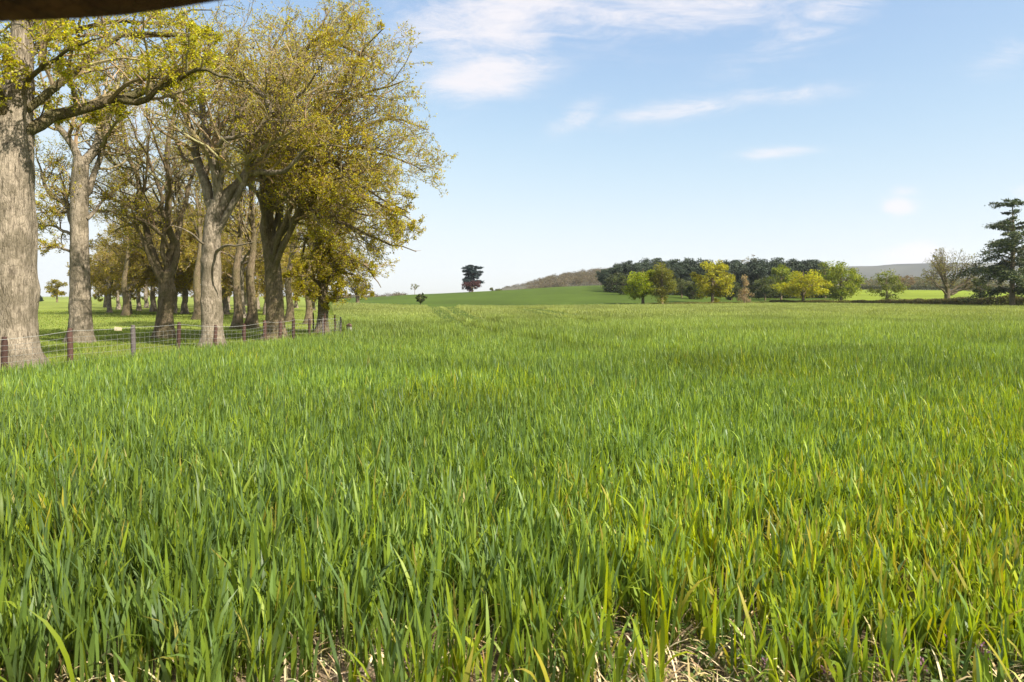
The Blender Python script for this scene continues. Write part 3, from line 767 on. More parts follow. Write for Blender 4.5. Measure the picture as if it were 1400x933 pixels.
def build_far():
    LIME = [(.25, .31, .012), (.20, .25, .014), (.29, .31, .012)]
    ORNG = [(.27, .26, .016), (.33, .31, .015), (.20, .20, .02)]
    BRT = [(.33, .33, .012), (.26, .28, .014), (.37, .34, .014)]
    MID = [(.17, .21, .022), (.21, .235, .02), (.13, .17, .022)]
    DRK = [(.035, .05, .028), (.045, .06, .03), (.028, .042, .028)]
    w3 = [1, 1, .8]
    ed = lambda px: float(np.interp(px, EDX, EDY))
    clump_tree('lime_green_tree', 'rounded lime green tree at the field edge, leftmost in front of the wood', 879, 361, 416, 24, 123, 101, LIME, w3, .28, .05, 40, 150, .28)
    clump_tree('weeping_tree', 'drooping olive green tree touching the lime green tree, in front of the wood', 905, 353, 416, 18, 121, 102, [(.15, .155, .02), (.12, .13, .022), (.18, .17, .02)], w3, .28, .12, 34, 140, .26, hang=1.4, clump=(.24, .4))
    clump_tree('grey_green_tree', 'small grey-green tree against the dark wood left of the golden oak', 932, 379, 410, 14, 165, 103, [(.11, .125, .05), (.09, .11, .04)], [1, 1], .2, .1, 22, 110, .3)
    clump_tree('golden_oak', 'broad golden olive tree in the middle of the wood front', 974, 354, 414, 28, 135, 104, ORNG, w3, .32, .03, 56, 150, .32)
    clump_tree('blossom_tree', 'small pale pinkish blossom tree in front of the dark wood', 1018, 377, 413, 13, 137, 105, [(.34, .25, .17), (.28, .21, .13), (.22, .19, .09)], w3, .18, .08, 30, 60, .22, shape='cone', hang=-.8, clump=(.2, .34))
    clump_tree('tall_green_tree', 'dull green tree standing behind the bright yellow-green tree', 1068, 357, 410, 17, 168, 106, MID, w3, .26, .08, 32, 120, .36)
    clump_tree('yellow_tree', 'bright yellow spreading tree at the hedge, most vivid of the wood front', 1098, 365, 412, 34, 143, 107, BRT, w3, .36, .06, 46, 150, .32, clump=(.18, .3), flat=.75)
    clump_tree('soft_green_tree', 'soft mid green tree at the right end of the wood', 1150, 357, 411, 29, 150, 108, MID, w3, .32, .03, 54, 150, .34)
    clump_tree('dull_green_tree', 'dull olive green tree peeping over the bright yellow tree and the soft green tree', 1128, 360, 410, 16, 178, 118, [(.09, .115, .02), (.11, .13, .02)], [1, 1], .26, .2, 22, 110, .36)
    clump_tree('hedge_tree', 'loose rounded light green tree rising from the hedge, left of the spreading bare oak', 1212, 371, 410, 23, 126, 109, [(.12, .15, .02), (.15, .17, .02), (.10, .12, .03)], w3, .2, .08, 30, 80, .26)
    clump_tree('bare_brown_tree', 'small brown bare tree behind the bright field beside the moor', 1239, 376, 396, 13, 290, 110, [(.14, .10, .065), (.17, .12, .08)], [1, 1], .25, .1, 18, 50, .45)
    # spreading oak, barely in leaf
    g = np.random.default_rng(61); Y = 132.0; x = (1295 - 700) / F * Y; z = h1(x, Y); q = Y / F
    root = thing('spreading_oak', 'wide spreading oak, nearly bare, standing in the hedge left of the cedar', 'tree', (x, Y, z))
    T = np.array([[0, 0, -.4], [0, 0, 1.2], [.05, 0, 2.2], [.1, 0, 3.0]]); TP = resample(T, 10); TR = np.array([.75, .6, .52, .5, .48, .47, .46, .45, .42, .36])
    limbs, lr = [], []
    for a in range(17):
        an = g.uniform(0, 6.28); el = g.uniform(.12, 1.45)
        e = np.array([math.cos(an) * math.cos(el) * 7.0, math.sin(an) * math.cos(el) * 7.0, 3.2 + math.sin(el) * 7.0])
        s = TP[int(g.integers(5, 10))]
        limbs.append(np.array([s, s * .5 + e * .5 + np.array([0, 0, -.25 if el < .6 else .2]), e])); lr.append(g.uniform(.14, .24))
    grow_tree(root, TP, TR, limbs, lr, ellipsoids([((0, 0, 5.4), (6.8, 6.8, 5.4))]), g, k=(8, 5, 3), per=4, leaf=(.10, .18), twigdark=.5, pal=[(.17, .18, .04), (.19, .17, .035), (.13, .11, .05)], wts=(1, 1, .8), off=(0, 0, 0), sides=16, lmin=.35, bark=M_BARKD)
    cedar('cedar_tree', 'big dark layered cedar at the right edge with a ragged top', 1384, 268, 60, 97, 62, [(.05, .072, .026), (.07, .09, .03), (.04, .058, .028), (.10, .115, .03)], 19, .38, .16, .30, 1.1)
    clump_tree('sunlit_bush_tree', 'yellow-green leafy tree close behind the cedar trunk at the right edge', 1408, 345, 412, 20, 108, 111, [(.14, .15, .02), (.11, .125, .02)], [1, 1], .2, .08, 24, 110, .28)
    clump_tree('cedar_side_tree', 'low dark leafy tree between the cedar and the spreading oak', 1340, 378, 412, 12, 112, 112, [(.055, .075, .02), (.08, .085, .025)], [1, 1], .18, .1, 16, 90, .26)
    # lone cedar and copper beech on the skyline
    cedar('lone_cedar', 'lone dark blue-green layered conifer on the hill skyline', 646, 363, 14, 292, 63, [(.022, .038, .036), (.03, .045, .042)], 11, .35, .3, .6, 1.1, column=True)
    clump_tree('copper_beech', 'small dark red copper beech in front of the lone skyline conifer', 645, 384, 402, 13, 287, 113, [(.085, .032, .036), (.065, .028, .034), (.10, .04, .038)], w3, .25, .12, 26, 90, .5, flat=.9)
    clump_tree('round_bush_tree', 'small round dark green tree at the foot of the hill', 575, 399, 416, 7, 104, 114, [(.055, .075, .022), (.07, .085, .025)], [1, 1], .09, .25, 16, 90, .16)
    clump_tree('pale_sapling', 'pale thin sapling on the skyline left of the round dark tree', 567, 388, 404, 7, 280, 115, [(.20, .20, .10), (.16, .16, .08)], [1, 1], .1, .35, 10, 30, .35)
    clump_tree('field_edge_tree', 'dark bare-branched tree past the end of the fence at the field edge', 489, 379, 415, 22, 140, 116, [(.075, .065, .03), (.10, .085, .03), (.06, .055, .03)], w3, .42, .3, 26, 60, .28, nl=18)
    clump_tree('golden_tree', 'small golden yellow tree on the pasture skyline between the two left trunks', 78, 384, 411, 14, 190, 117, [(.24, .20, .012), (.20, .17, .015)], [1, 1], .25, .25, 20, 90, .4)
    clump_tree('blue_conifer', 'small dark blue-green tree on the skyline beside the massive oak trunk', 47, 393, 411, 9, 195, 119, [(.03, .045, .04), (.035, .05, .04)], [1, 1], .2, .12, 14, 90, .4, shape='cone')
    for i, (px, yt, hf) in enumerate(((672, 394, 3), (681, 395.5, 5))):
        clump_tree('skyline_bush', ['taller of two tiny pale bushes on the hill skyline right of the copper beech', 'wider of two tiny pale bushes on the hill skyline right of the copper beech'][i], px, yt, 399, hf, 296, 120 + i, [(.13, .14, .06)], [1], .1, .05, 8, 40, .4, group='bushes on the hill skyline', cat='bush')
    # the dark pine wood
    PL = 'dark blue-green pine packed into the wood beyond the field'
    PG = 'pines of the dark wood'
    pros = []
    for i in range(4):
        pros.append(clump_tree('pine_tree', PL, 0, 11.6, 0, 2.7, 0, 200 + i, DRK + [(.055, .075, .035)], [1, 1, 1, .6], .2, .22, 30, 110, .42, bark=M_BARKD, group=PG, loc=(0, 0, 0), clump=(.28, .5)))
    g = np.random.default_rng(9); i = 0
    tops_x = [815, 830, 850, 880, 900, 940, 980, 1020, 1060, 1100, 1140]; tops_y = [372, 364, 358, 355, 354, 354, 353.5, 354, 353, 355, 358]
    for row, Yr in enumerate((185, 196, 210, 226)):
        for px in np.arange(828 - row * 2, 1135, 12.5 - row * .8):
            p = px + g.uniform(-4, 4); Yv = Yr + g.uniform(-4, 4) + (max(0, 880 - p) * .35); x = (p - 700) / F * Yv; z = h1(x, Yv)
            yt = np.interp(p, tops_x, tops_y) + g.uniform(-2, 8) - (row < 1) * -5
            h = EYE - (yt - HZ) / F * Yv - z; sc = h / 11.6
            s3 = (sc * g.uniform(.9, 1.15), sc * g.uniform(.9, 1.15), sc)
            if i < 4:
                r = pros[i]; r.location = (x, Yv, z); r.scale = s3; r.rotation_euler = (0, 0, g.uniform(0, 6.28))
            else: copy_tree(pros[i % 4], (x, Yv, z), g.uniform(0, 6.28), s3, PL, PG)
            i += 1
    # understorey along the wood's shaded foot
    g = np.random.default_rng(14); mb = MB()
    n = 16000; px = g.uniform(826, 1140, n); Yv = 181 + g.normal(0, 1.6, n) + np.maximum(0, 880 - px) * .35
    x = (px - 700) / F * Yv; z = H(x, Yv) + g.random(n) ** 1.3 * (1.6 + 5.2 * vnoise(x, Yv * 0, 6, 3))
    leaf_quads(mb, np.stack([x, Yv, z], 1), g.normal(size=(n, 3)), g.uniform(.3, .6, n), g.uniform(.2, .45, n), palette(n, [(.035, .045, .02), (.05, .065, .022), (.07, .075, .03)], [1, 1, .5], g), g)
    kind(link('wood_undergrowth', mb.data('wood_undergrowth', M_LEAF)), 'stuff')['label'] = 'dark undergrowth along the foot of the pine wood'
    for px, yt, yb, hf, Yv, sd, lab in ((852, 376, 408, 15, 176, 140, 'dark green shrubby tree at the left end of the wood, behind the lime green tree'),
                                        (1000, 384, 411, 12, 160, 141, 'low dull shrubby tree between the golden oak and the blossom tree'),
                                        (1046, 378, 411, 16, 164, 142, 'dark olive shrubby tree just right of the blossom tree'),
                                        (948, 388, 411, 13, 158, 143, 'low dark shrubby tree at the left foot of the golden oak')):
        clump_tree('shrubby_tree', lab, px, yt, yb, hf, Yv, sd, [(.065, .085, .025), (.085, .10, .028), (.05, .065, .025)], w3, .16, .02, 26, 110, .32)
    # thin birch crown above the wood
    clump_tree('bare_birch', 'pale leafless crown sticking up above the pine wood', 1027, 347, 400, 11, 200, 130, [(.22, .20, .17), (.18, .16, .13)], [1, 1], .2, .6, 22, 30, .3)

def build_hedges():
    g = np.random.default_rng(41)
    def hedge(name, label, a, b, h, w, n, pal, wts, twig=True, size=.12, hp=None):
        a = np.array(a, float); b = np.array(b, float)
        t = g.random(n); hn = .75 + .5 * vnoise(t * np.linalg.norm(b - a), t * 0, 1.6, int(g.integers(50)))
        p = a + (b - a) * t[:, None]
        dv = nrm((b - a)[None])[0]; pv = np.array([-dv[1], dv[0]])
        hh = (h if hp is None else np.interp(t, *hp)) * hn
        zz = g.random(n) ** .7; off = g.normal(0, w * .4, n) * (1 - .35 * zz)
        P = np.stack([p[:, 0] + pv[0] * off, p[:, 1] + pv[1] * off, np.zeros(n)], 1)
        P[:, 2] = H(P[:, 0], P[:, 1]) + zz * hh
        mid = (a + b) / 2; loc = np.array([mid[0], mid[1], 0])
        root = thing(name, label, 'hedge', loc)
        tone = .75 + .5 * vnoise(P[:, 0], P[:, 1] * 0 + P[:, 2], 1.3, 71)
        mix = vnoise(P[:, 0], P[:, 1] * 0, 7, 72)[:, None]
        c = palette(n, pal, wts, g) * tone[:, None] * (1 - .0 * mix)
        mb = MB(); leaf_quads(mb, P, g.normal(size=(n, 3)), g.uniform(.7, 1.4, n) * size, g.uniform(.5, 1, n) * size, c, g)
        link('foliage', mb.data('foliage', M_LEAF, False, loc), root)
        m = max(30, n // 40); t = g.random(m); s = a + (b - a) * t[:, None]
        S0 = np.stack([s[:, 0], s[:, 1], H(s[:, 0], s[:, 1]) - .1], 1)
        E0 = S0 + np.stack([g.normal(0, .2, m), g.normal(0, .2, m), .95 * (h if hp is None else np.interp(t, *hp)) * g.uniform(.7, 1.1, m)], 1)
        tb = MB(); tubes(tb, np.stack([S0, (S0 + E0) / 2 + g.normal(0, .05, S0.shape), E0], 1), np.tile([.03, .02, .01], (m, 1)), 4, twig_col(m, g))
        link('stems', tb.data('stems', M_TWIG, False, loc), root)
    def q(px, Y): return ((px - 700) / F * Y, Y)
    BRN = [(.10, .085, .03), (.075, .085, .024), (.14, .105, .05), (.06, .07, .02)]
    hedge('field_hedge', 'brown and green hedge along the far right edge of the wheat', q(1165, 131), q(1420, 97), 1.2, 1.0, 30000, BRN, [1, 1, .9, .8], size=.14, hp=([0, .3, .6, 1], [.75, .9, 1.25, 1.5]))
    hedge('low_hedge', 'low trimmed olive hedge below the wood, ending at the taller brown hedge', q(1052, 146), q(1163, 131.5), .75, .8, 9000, [(.12, .115, .03), (.10, .11, .025), (.14, .11, .05)], [1, 1, .6], size=.14)
    hedge('rough_bank', 'rough tawny grass bank below the golden oak and the blossom tree', q(885, 120), q(1050, 146), .35, .8, 9000, [(.16, .15, .04), (.11, .13, .025), (.20, .16, .07)], [1, 1, .6], size=.12)
    hedge('distant_hedge', 'thin dark hedge line along the top of the bright green field', q(1165, 292), q(1400, 292), 1.6, 1.5, 9000, [(.045, .055, .025), (.06, .06, .03)], [1, 1], size=.35)

def ridge(name, pxs, pys, Y0, Y1, col, mat, seed, rough=.06):
    """a hill as a real mound: rises from Y0 to its crest and falls to Y1 behind"""
    g = np.random.default_rng(seed)
    n = 140; px = np.linspace(pxs[0], pxs[-1], n); top = np.interp(px, pxs, pys)
    prof = np.linspace(0, 1, 22)
    V = []
    for t in prof:
        Y = Y0 + (Y1 - Y0) * t
        crest = (Y0 + (Y1 - Y0) * .6)
        zc = EYE - (top - HZ) / F * crest
        s = np.where(t < .6, np.sin(t / .6 * math.pi / 2), np.cos((t - .6) / .4 * math.pi / 2))
        x = (px - 700) / F * crest
        z = zc * s * (1 + rough * (vnoise(x, Y + 0 * x, (Y1 - Y0) * .14, seed) - .5) * (1 - abs(t - .6))) - 3 * (1 - s)
        V.append(np.stack([x, np.full(n, Y), z], 1))
    V = np.concatenate(V); idx = np.arange(22 * n).reshape(22, n)
    q = np.stack([idx[:-1, :-1], idx[:-1, 1:], idx[1:, 1:], idx[1:, :-1]], -1).reshape(-1, 4)
    c = np.array(col)[None] * (.35 + 1.3 * (.6 * vnoise(V[:, 0], V[:, 1], (Y1 - Y0) * .10, seed + 1) + .4 * vnoise(V[:, 0], V[:, 1], (Y1 - Y0) * .035, seed + 2)))[:, None]
    return kind(link(name, mesh_data(name, V, [q], c, mat, True)), 'structure'), V

def far_wood(name, label, pxs, tops, Y0, Y1, n, r, pal, wts, seed, base_drop=9, size=.8):
    g = np.random.default_rng(seed); mb = MB()
    for _ in range(n):
        px = g.uniform(pxs[0], pxs[-1]); Y = g.uniform(Y0, Y1); f = (Y - Y0) / (Y1 - Y0)
        yt = np.interp(px, pxs, tops) + (1 - f) * base_drop * g.uniform(.8, 1.1) + g.uniform(-.6, 1.2)
        zt = EYE - (yt - HZ) / F * Y; x = (px - 700) / F * Y
        rr = r * g.uniform(.7, 1.25); m = 130
        v = nrm(g.normal(size=(m, 3))); v[:, 2] = np.where(v[:, 2] < -.3, -v[:, 2], v[:, 2])
        p = np.array([x, Y, zt - rr]) + v * rr * g.uniform(.55, 1.0, (m, 1))
        c = palette(m, pal, wts, g) * g.uniform(.75, 1.25)
        leaf_quads(mb, p, g.normal(size=(m, 3)), g.uniform(.7, 1.4, m) * size, g.uniform(.4, .8, m) * size, c, g)
    kind(link(name, mb.data(name, M_LEAF)), 'stuff')['label'] = label

def build_hills():
    M_HILL = attr_mat('heather_moor', .95, .01, .35)
    ridge('moor_hill', [1080, 1140, 1175, 1200, 1215, 1260, 1300, 1350, 1420, 1600, 2000], [372, 366, 365, 363.5, 361.5, 360, 360, 362, 366, 374, 395], 1700, 2900, (.046, .046, .030), M_HILL, 4)
    ridge('wooded_hill', [660, 690, 720, 745, 780, 815, 860, 950, 1080], [401, 394, 389, 384, 377, 373, 371, 374, 385], 480, 900, (.06, .055, .034), M_HILL, 6)
    BR = [(.135, .105, .068), (.11, .088, .056), (.155, .125, .08), (.11, .105, .055)]
    far_wood('distant_wood', 'brown bare wood covering the far hill left of the pines', [690, 705, 720, 742, 760, 790, 815, 850], [391, 388, 384.5, 378, 373.5, 369, 366, 364], 540, 720, 620, 4.6, BR, [1, 1, .8, .5], 8, 13)
    far_wood('skyline_wood', 'low brown wood on the skyline beyond the field-edge tree', [440, 480, 520, 550, 575], [399, 401, 400, 398, 404], 330, 380, 70, 2.4, BR, [1, 1, .8, .2], 9, 5, .5)
    far_wood('valley_trees', 'blurred brown-green trees below the moor', [1160, 1200, 1260, 1330, 1380], [379, 378, 377, 379, 382], 340, 520, 210, 3.6, [(.10, .10, .05), (.13, .10, .07), (.08, .09, .045)], [1, .8, .8], 10, 8, .8)

# ------------------------------------------------------------------ fence and small things
def build_fence():
    g = np.random.default_rng(15)
    loc = np.array([FENCE[4][0], FENCE[4][1], 0.])
    root = thing('wire_fence', 'wire netting stock fence on reddish brown posts along the left edge of the wheat', 'fence', loc)
    allp = FENCE + [(-6.9, 26.6), (-7.8, 28.4), (-8.8, 30.2)]
    redc = np.array([.062, .034, .026])
    heights = []
    for i, (x, y) in enumerate(allp):
        z = h1(x, y); hp = .86 + g.uniform(-.03, .03); hp = .96 if i in (3, 4, 5) else hp; heights.append(hp)
        mb = MB(); r = .045 + g.uniform(0, .008) if i < 12 else .03
        P = np.array([[x, y, z - .3], [x + g.normal(0, .004), y, z + hp * .5], [x + g.normal(0, .012), y + g.normal(0, .012), z + hp - .02], [x, y, z + hp]])
        P = resample(P, 9)
        c = redc * g.uniform(.75, 1.25) if i not in (4, 12, 13) else np.array([.10, .085, .08])
        rad = np.full(9, r); rad[-1] = r * .75
        tubes(mb, P[None], rad[None], 10, [c], lump=.03, seed=i)
        k = mb.n; mb.add(np.vstack([P[-1] + np.array([[math.cos(a) * r * .75, math.sin(a) * r * .75, 0] for a in np.linspace(0, 6.283, 10, endpoint=False)]), P[-1:] + (0, 0, .006)]),
                         np.array([[j, (j + 1) % 10, 10] for j in range(10)]), c * 1.3)
        link('post', mb.data('post', M_POST, True, loc), root)
    mb = MB(); wc = [(.21, .21, .19)]
    for zf in (.08, .20, .32, .44, .56, .68, .78):
        for (a, b), ha, hb in zip(zip(allp[:-1], allp[1:]), heights[:-1], heights[1:]):
            A = np.array([a[0] + .05, a[1] - .02, h1(*a) + zf * ha * 1.05]); B = np.array([b[0] + .05, b[1] - .02, h1(*b) + zf * hb * 1.05])
            m = (A + B) / 2 - (0, 0, .008)
            tubes(mb, np.array([[A, m, B]]), np.full((1, 3), .0024), 4, wc)
    for (a, b), ha, hb in zip(zip(allp[:-1], allp[1:]), heights[:-1], heights[1:]):
        L = math.hypot(b[0] - a[0], b[1] - a[1]); m = int(L / .15)
        for j in range(1, m):
            t = j / m; x = a[0] + (b[0] - a[0]) * t + .05; y = a[1] + (b[1] - a[1]) * t - .02; z = h1(x, y); hh = (ha * (1 - t) + hb * t) * .82
            tubes(mb, np.array([[(x, y, z), (x + .003, y, z + hh * .5), (x, y, z + hh)]]), np.full((1, 3), .0021), 3, wc)
    link('netting', mb.data('netting', M_WIRE, False, loc), root)
    mb = MB()
    for (a, b), ha, hb in zip(zip(allp[:-1], allp[1:]), heights[:-1], heights[1:]):
        A = np.array([a[0] + .05, a[1] - .02, h1(*a) + ha * .95]); B = np.array([b[0] + .05, b[1] - .02, h1(*b) + hb * .95])
        tubes(mb, np.array([[A, (A + B) / 2 - (0, 0, .012), B]]), np.full((1, 3), .0035), 5, [(.30, .30, .27)])
    link('top_wire', mb.data('top_wire', M_WIRE, False, loc), root)
    # pale wooden tag on the top wire
    t = .72; a, b = FENCE[3], FENCE[4]; x = a[0] + (b[0] - a[0]) * t + .05; y = a[1] + (b[1] - a[1]) * t - .04; z = .9
    V = np.array([(sx * .07 + x, sy * .012 + y, sz * .035 + z) for sx in (-1, 1) for sy in (-1, 1) for sz in (-1, 1)])
    V[::2, 0] *= 1.0; V[[1, 3, 5, 7], 2] += .01 * np.array([1, 1, -.5, -.5])
    Fq = np.array([(0, 1, 3, 2), (4, 6, 7, 5), (0, 4, 5, 1), (2, 3, 7, 6), (1, 5, 7, 3), (0, 2, 6, 4)])
    mb = MB(); mb.add(V, Fq, (.5, .42, .28)); link('tag', mb.data('tag', M_POST, False, loc), root)
    # pale end stump with a reddish top
    x, y = (477 - 700) / F * 25.6, 25.6; root2 = thing('marker_stump', 'short pale stump with a reddish top at the end of the wire fence', 'stump', (x, y, 0))
    P = resample(np.array([[0, 0, -.1], [.01, 0, .25], [0, .01, .47]]), 8)
    mb = MB(); tubes(mb, P[None], np.array([[.15, .135, .13, .125, .125, .12, .11, .09]]), 12, [(.21, .195, .175)], lump=.07, seed=4)
    link('shaft', mb.data('shaft', M_POST, True), root2)
    P = resample(np.array([[0, .01, .46], [.01, 0, .54], [.0, 0, .58]]), 5)
    mb = MB(); tubes(mb, P[None], np.array([[.10, .115, .10, .07, .005]]), 10, [(.12, .075, .055)], lump=.08, seed=5)
    link('cap', mb.data('cap', M_POST, True), root2)
    # twiggy low branch pile just behind the last posts
    n = 60; s = np.stack([g.uniform(-7.9, -6.6, n), g.uniform(26.5, 29, n), np.zeros(n)], 1); e = s + np.stack([g.normal(0, .3, n), g.normal(0, .3, n), g.uniform(.3, .75, n)], 1)

def build_overhang():
    base = np.array([-2.3, -.7, 0.])
    root = thing('overhanging_tree', 'dark out-of-focus limb crossing the top left corner, close to the camera', 'tree', base)
    Y = .62
    r = .055
    pts = [(-2.28, -.7, 1.35), (-1.5, -.1, 1.75)]; rads = [.13, .09]
    for px, py in ((-260, 34), (-120, 30), (0, 26), (100, 22), (160, 16.5), (225, 7), (285, -3), (420, -28), (560, -60)):
        p = W(px, py, Y); rr = r * np.interp(px, [-260, 560], [1.15, .7]); p[2] += rr * 1.03; pts.append(tuple(p)); rads.append(rr)
    pts = np.array(pts); dd = np.concatenate([[0], np.cumsum(np.linalg.norm(np.diff(pts, axis=0), axis=1))])
    P = resample(pts, 60)
    mb = MB(); tubes(mb, P[None], np.interp(np.linspace(0, dd[-1], 60), dd, rads)[None], 18, lump=.012, seed=8)
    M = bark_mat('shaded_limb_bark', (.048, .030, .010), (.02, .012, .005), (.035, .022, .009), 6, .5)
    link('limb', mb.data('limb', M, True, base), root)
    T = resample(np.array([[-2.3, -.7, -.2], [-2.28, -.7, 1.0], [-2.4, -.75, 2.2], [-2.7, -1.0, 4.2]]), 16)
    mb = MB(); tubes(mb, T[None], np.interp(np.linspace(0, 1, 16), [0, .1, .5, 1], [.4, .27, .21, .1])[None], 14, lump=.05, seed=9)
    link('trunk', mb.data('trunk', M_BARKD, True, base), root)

def build_nettles():
    g = np.random.default_rng(88)
    lab = 'small purple-flowered weed among the wheat at the bottom right'
    grp = 'purple-flowered weeds in the near wheat'
    st = MB(); tubes(st, np.array([[(0, 0, 0), (.004, 0, .07), (0, .003, .15)]]), np.full((1, 3), .0028), 5, [(.16, .10, .06)])
    lf = MB(); fl = MB()
    for zz, nn, s in ((.05, 4, .034), (.085, 4, .030), (.115, 6, .026), (.135, 6, .02)):
        a = g.uniform(0, 6.28) + np.linspace(0, 6.28, nn, endpoint=False)
        ax = np.stack([np.cos(a), np.sin(a), np.full(nn, .05 - .25 * (zz > .1))], 1)
        leaf_quads(lf, np.tile([0, 0, zz], (nn, 1)), ax, s, s * .85, palette(nn, [(.12, .14, .05), (.15, .10, .07)], [1, .7 if zz > .1 else .1], g), g)
    n = 26; p = np.stack([g.normal(0, .007, n), g.normal(0, .007, n), g.uniform(.105, .16, n)], 1)
    ax = nrm(p * np.array([1, 1, 0]) + 1e-5) + np.array([0, 0, .8])
    leaf_quads(fl, p, ax, .016, .009, palette(n, [(.26, .12, .19), (.21, .09, .15), (.30, .18, .24)], [1, 1, .6], g), g)
    ms, ml, mf = st.data('stem', M_GRASS, True), lf.data('leaves', M_GRASS), fl.data('flowers', M_GRASS)
    spots = [(1120, 700), (1327, 790), (1180, 800), (1262, 838), (1060, 885), (1100, 868), (1160, 875), (1240, 880), (1300, 890), (1340, 905), (1262, 915), (1205, 905), (1045, 905), (1322, 862), (1136, 918)]
    root0 = None
    for i, (px, py) in enumerate(spots):
        Y = (EYE - .12) * F / (py - HZ); loc = ((px - 700) / F * Y, Y, 0)
        if root0 is None:
            root0 = r = thing('dead_nettle', lab, 'weed', loc, grp)
            link('stem', ms, r); link('leaves', ml, r); link('flowers', mf, r)
        else: r = copy_tree(root0, loc, 0, 1, lab, grp, 'weed')
        s = g.uniform(.75, 1.15); r.scale = (s, s, s); r.rotation_euler = (g.normal(0, .15), g.normal(0, .15), g.uniform(0, 6.28))

# ------------------------------------------------------------------ light, sky, camera
SUN_AZ, SUN_EL = 126.0, 42.0
EXPOSURE = 1.32
SKY_STR = 0.108
SUN_STR = 4.8

def build_light():
    w = bpy.data.worlds.new('World'); S.world = w; w.use_nodes = True
    nt = w.node_tree; bg = nt.nodes['Background']; L = nt.links.new
    sk = nt.nodes.new('ShaderNodeTexSky'); sk.sky_type = 'NISHITA'; sk.sun_disc = False
    sk.sun_elevation = R(SUN_EL); sk.sun_rotation = R(SUN_AZ); sk.altitude = 60; sk.air_density = 1.0; sk.dust_density = .6; sk.ozone_density = 1.3
    bg.inputs['Strength'].default_value = SKY_STR
    tc = nt.nodes.new('ShaderNodeTexCoord'); sp = nt.nodes.new('ShaderNodeSeparateXYZ'); L(tc.outputs['Generated'], sp.inputs[0])
    def mth(op, a, b=None, c=None):
        n = nt.nodes.new('ShaderNodeMath'); n.operation = op
        for k, v in enumerate((a, b, c)):
            if v is None: continue
            if isinstance(v, (int, float)): n.inputs[k].default_value = v
            else: L(v, n.inputs[k])
        return n.outputs[0]
    ay = mth('MAXIMUM', mth('ABSOLUTE', sp.outputs[1]), .06)
    U = mth('DIVIDE', sp.outputs[0], ay); V = mth('DIVIDE', sp.outputs[2], ay)
    cb = nt.nodes.new('ShaderNodeCombineXYZ'); L(U, cb.inputs[0]); L(V, cb.inputs[1])
    def noise(scale, sx, sy, rot, detail, rough, dist, off=0):
        mp = nt.nodes.new('ShaderNodeMapping'); mp.inputs['Rotation'].default_value = (0, 0, R(rot)); mp.inputs['Scale'].default_value = (sx, sy, 1); mp.inputs['Location'].default_value = (off, off * .7, 0)
        L(cb.outputs[0], mp.inputs[0])
        n = nt.nodes.new('ShaderNodeTexNoise'); n.inputs['Scale'].default_value = scale; n.inputs['Detail'].default_value = detail; n.inputs['Roughness'].default_value = rough; n.inputs['Distortion'].default_value = dist
        L(mp.outputs[0], n.inputs['Vector']); return n.outputs['Fac']
    wisp = noise(3.2, 1, 3.4, -22, 10, .68, .9)
    fine = noise(8.0, 1, 3.6, -32, 12, .74, 1.4, 3)
    puff = noise(7.0, 1, 1.8, 0, 8, .6, .3, 5)
    cir = mth('ADD', mth('MULTIPLY', wisp, .55), mth('MULTIPLY', fine, .45))
    def blob(px, py, rx, ry, rot, amp):
        u0, v0 = (px - 700) / F, (HZ - py) / F
        c, s = math.cos(R(rot)), math.sin(R(rot))
        du = mth('SUBTRACT', U, u0); dv = mth('SUBTRACT', V, v0)
        a = mth('DIVIDE', mth('ADD', mth('MULTIPLY', du, c), mth('MULTIPLY', dv, s)), rx / F)
        b = mth('DIVIDE', mth('SUBTRACT', mth('MULTIPLY', dv, c), mth('MULTIPLY', du, s)), ry / F)
        r2 = mth('ADD', mth('MULTIPLY', a, a), mth('MULTIPLY', b, b))
        return mth('MULTIPLY', mth('POWER', 2.718, mth('MULTIPLY', r2, -1)), amp)
    def total(bs):
        o = bs[0]
        for b in bs[1:]: o = mth('MAXIMUM', o, b)
        return o
    m1 = total([blob(690, 20, 160, 62, 12, 1.15), blob(665, 105, 95, 34, 10, 1.05), blob(930, 10, 260, 46, 8, .95), blob(1120, 20, 130, 40, 30, .75),
                blob(790, 160, 42, 18, 25, .72), blob(930, 150, 110, 15, 8, .8), blob(1065, 130, 100, 13, 4, .72), blob(1058, 210, 62, 9, 4, .8), blob(1380, 75, 60, 22, 15, .55),
                blob(620, 60, 50, 60, 40, .7), blob(300, 120, 300, 60, 10, .7)])
    m2 = total([blob(1226, 286, 26, 16, 0, .95), blob(1238, 262, 22, 9, 0, .5), blob(1250, 352, 60, 22, 10, 1.05), blob(1205, 322, 26, 9, 0, .5), blob(1398, 262, 28, 14, 0, .9)])
    def band(n, m, lo, hi):
        r = nt.nodes.new('ShaderNodeMapRange'); r.interpolation_type = 'SMOOTHSTEP'
        L(mth('ADD', mth('MULTIPLY', n, 2.6), mth('MULTIPLY', m, .6)), r.inputs['Value'])
        r.inputs['From Min'].default_value = lo; r.inputs['From Max'].default_value = hi; return mth('MULTIPLY', r.outputs[0], mth('MINIMUM', mth('MULTIPLY', m, 1.7), 1.0))
    c1 = mth('MULTIPLY', band(cir, m1, 1.22, 2.2), .9)
    c2 = mth('MULTIPLY', band(puff, m2, 1.4, 2.1), .8)
    cf = mth('MAXIMUM', c1, c2)
    mx = nt.nodes.new('ShaderNodeMix'); mx.data_type = 'RGBA'; L(cf, mx.inputs['Factor']); 
    # soft shoulder on the bright horizon glow
    sc = nt.nodes.new('ShaderNodeSeparateColor'); L(sk.outputs[0], sc.inputs[0])
    cc = nt.nodes.new('ShaderNodeCombineColor')
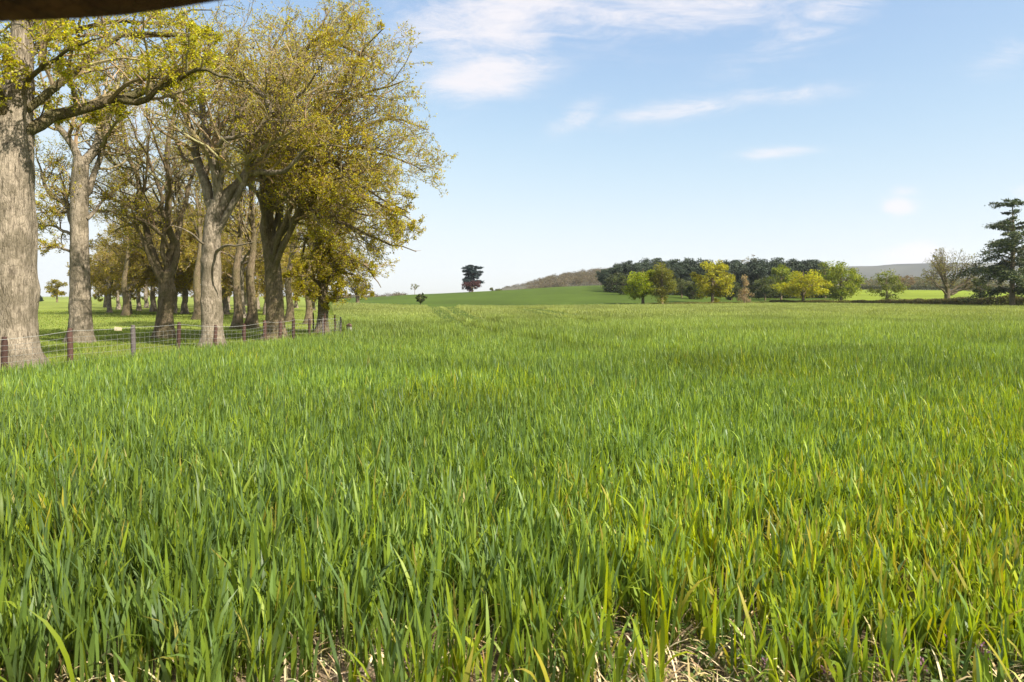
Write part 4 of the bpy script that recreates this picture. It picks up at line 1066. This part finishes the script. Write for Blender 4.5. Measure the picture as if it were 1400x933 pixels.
    for ch, gain, k in ((0, 1.0, 3.9), (1, 1.0, 4.05), (2, 1.12, 4.1)):
        c = mth('MULTIPLY', sc.outputs[ch], gain)
        q = mth('POWER', mth('ADD', mth('POWER', mth('DIVIDE', c, k), 2.5), 1.0), .4)
        L(mth('DIVIDE', c, q), cc.inputs[ch])
    # unseen broken high cloud, added overhead out of frame to brighten the fill light
    over = noise(2.2, 1, 1.6, 20, 7, .6, .5, 9)
    om = nt.nodes.new('ShaderNodeMapRange'); om.interpolation_type = 'SMOOTHSTEP'; L(sp.outputs[2], om.inputs['Value']); om.inputs['From Min'].default_value = .46; om.inputs['From Max'].default_value = .68
    ov = nt.nodes.new('ShaderNodeMapRange'); ov.interpolation_type = 'SMOOTHSTEP'; L(over, ov.inputs['Value']); ov.inputs['From Min'].default_value = .30; ov.inputs['From Max'].default_value = .62
    cf = mth('MAXIMUM', cf, mth('MULTIPLY', mth('MULTIPLY', om.outputs[0], ov.outputs[0]), .85))
    L(cf, mx.inputs['Factor'])
    cb2 = nt.nodes.new('ShaderNodeMix'); cb2.data_type = 'RGBA'; L(om.outputs[0], cb2.inputs['Factor'])
    cb2.inputs['A'].default_value = (3.72, 3.55, 3.64, 1); cb2.inputs['B'].default_value = (6.2, 6.0, 5.9, 1)
    L(cc.outputs[0], mx.inputs['A']); L(cb2.outputs['Result'], mx.inputs['B'])
    L(mx.outputs['Result'], bg.inputs['Color'])
    sd = bpy.data.lights.new('sun', 'SUN'); sd.energy = SUN_STR; sd.angle = R(.53); sd.color = (1, .93, .82)
    so = link('sun', sd); 
    from mathutils import Vector
    d = Vector((math.sin(R(SUN_AZ)) * math.cos(R(SUN_EL)), math.cos(R(SUN_AZ)) * math.cos(R(SUN_EL)), math.sin(R(SUN_EL))))
    so.rotation_euler = (-d).to_track_quat('-Z', 'Y').to_euler(); so.location = d * 60

def build_haze():
    m, nt, out = newmat('haze_air'); v = nt.nodes.new('ShaderNodeVolumePrincipled')
    v.inputs['Color'].default_value = (.86, .92, 1, 1); v.inputs['Density'].default_value = .0001; v.inputs['Anisotropy'].default_value = .2
    nt.links.new(v.outputs[0], out.inputs['Volume'])
    b = 4400.0; V = np.array([(x * b, y * b, z) for x in (-1, 1) for y in (-1, 1) for z in (-8.0, 170.0)])
    Fq = np.array([(0, 1, 3, 2), (4, 6, 7, 5), (0, 4, 5, 1), (2, 3, 7, 6), (1, 5, 7, 3), (0, 2, 6, 4)])
    kind(link('haze', mesh_data('haze', V, [Fq], None, m)), 'stuff')

def build_camera():
    c = bpy.data.cameras.new('camera'); o = link('camera', c)
    c.sensor_width = 36; c.lens = 36 * F / 1400; c.clip_start = .05; c.clip_end = 12000
    c.shift_y = -((933 / 2 - HZ) / 1400)
    o.location = (0, 0, EYE); o.rotation_euler = (math.pi / 2, 0, 0)
    c.dof.use_dof = True; c.dof.focus_distance = 9; c.dof.aperture_fstop = 6.3
    S.camera = o

build_terrain(); build_wheat(); build_turf(); build_heroes(); build_grove(); build_far(); build_hedges(); build_hills()
build_fence(); build_overhang(); build_nettles(); build_light(); build_haze(); build_camera()

S.render.engine = 'CYCLES'
cy = S.cycles
cy.max_bounces = 6; cy.diffuse_bounces = 3; cy.glossy_bounces = 2; cy.transmission_bounces = 4; cy.transparent_max_bounces = 4
cy.volume_bounces = 0; cy.use_denoising = True
cy.sample_clamp_indirect = 6
S.view_settings.view_transform = 'Standard'; S.view_settings.look = 'None'; S.view_settings.exposure = EXPOSURE; S.view_settings.gamma = 1
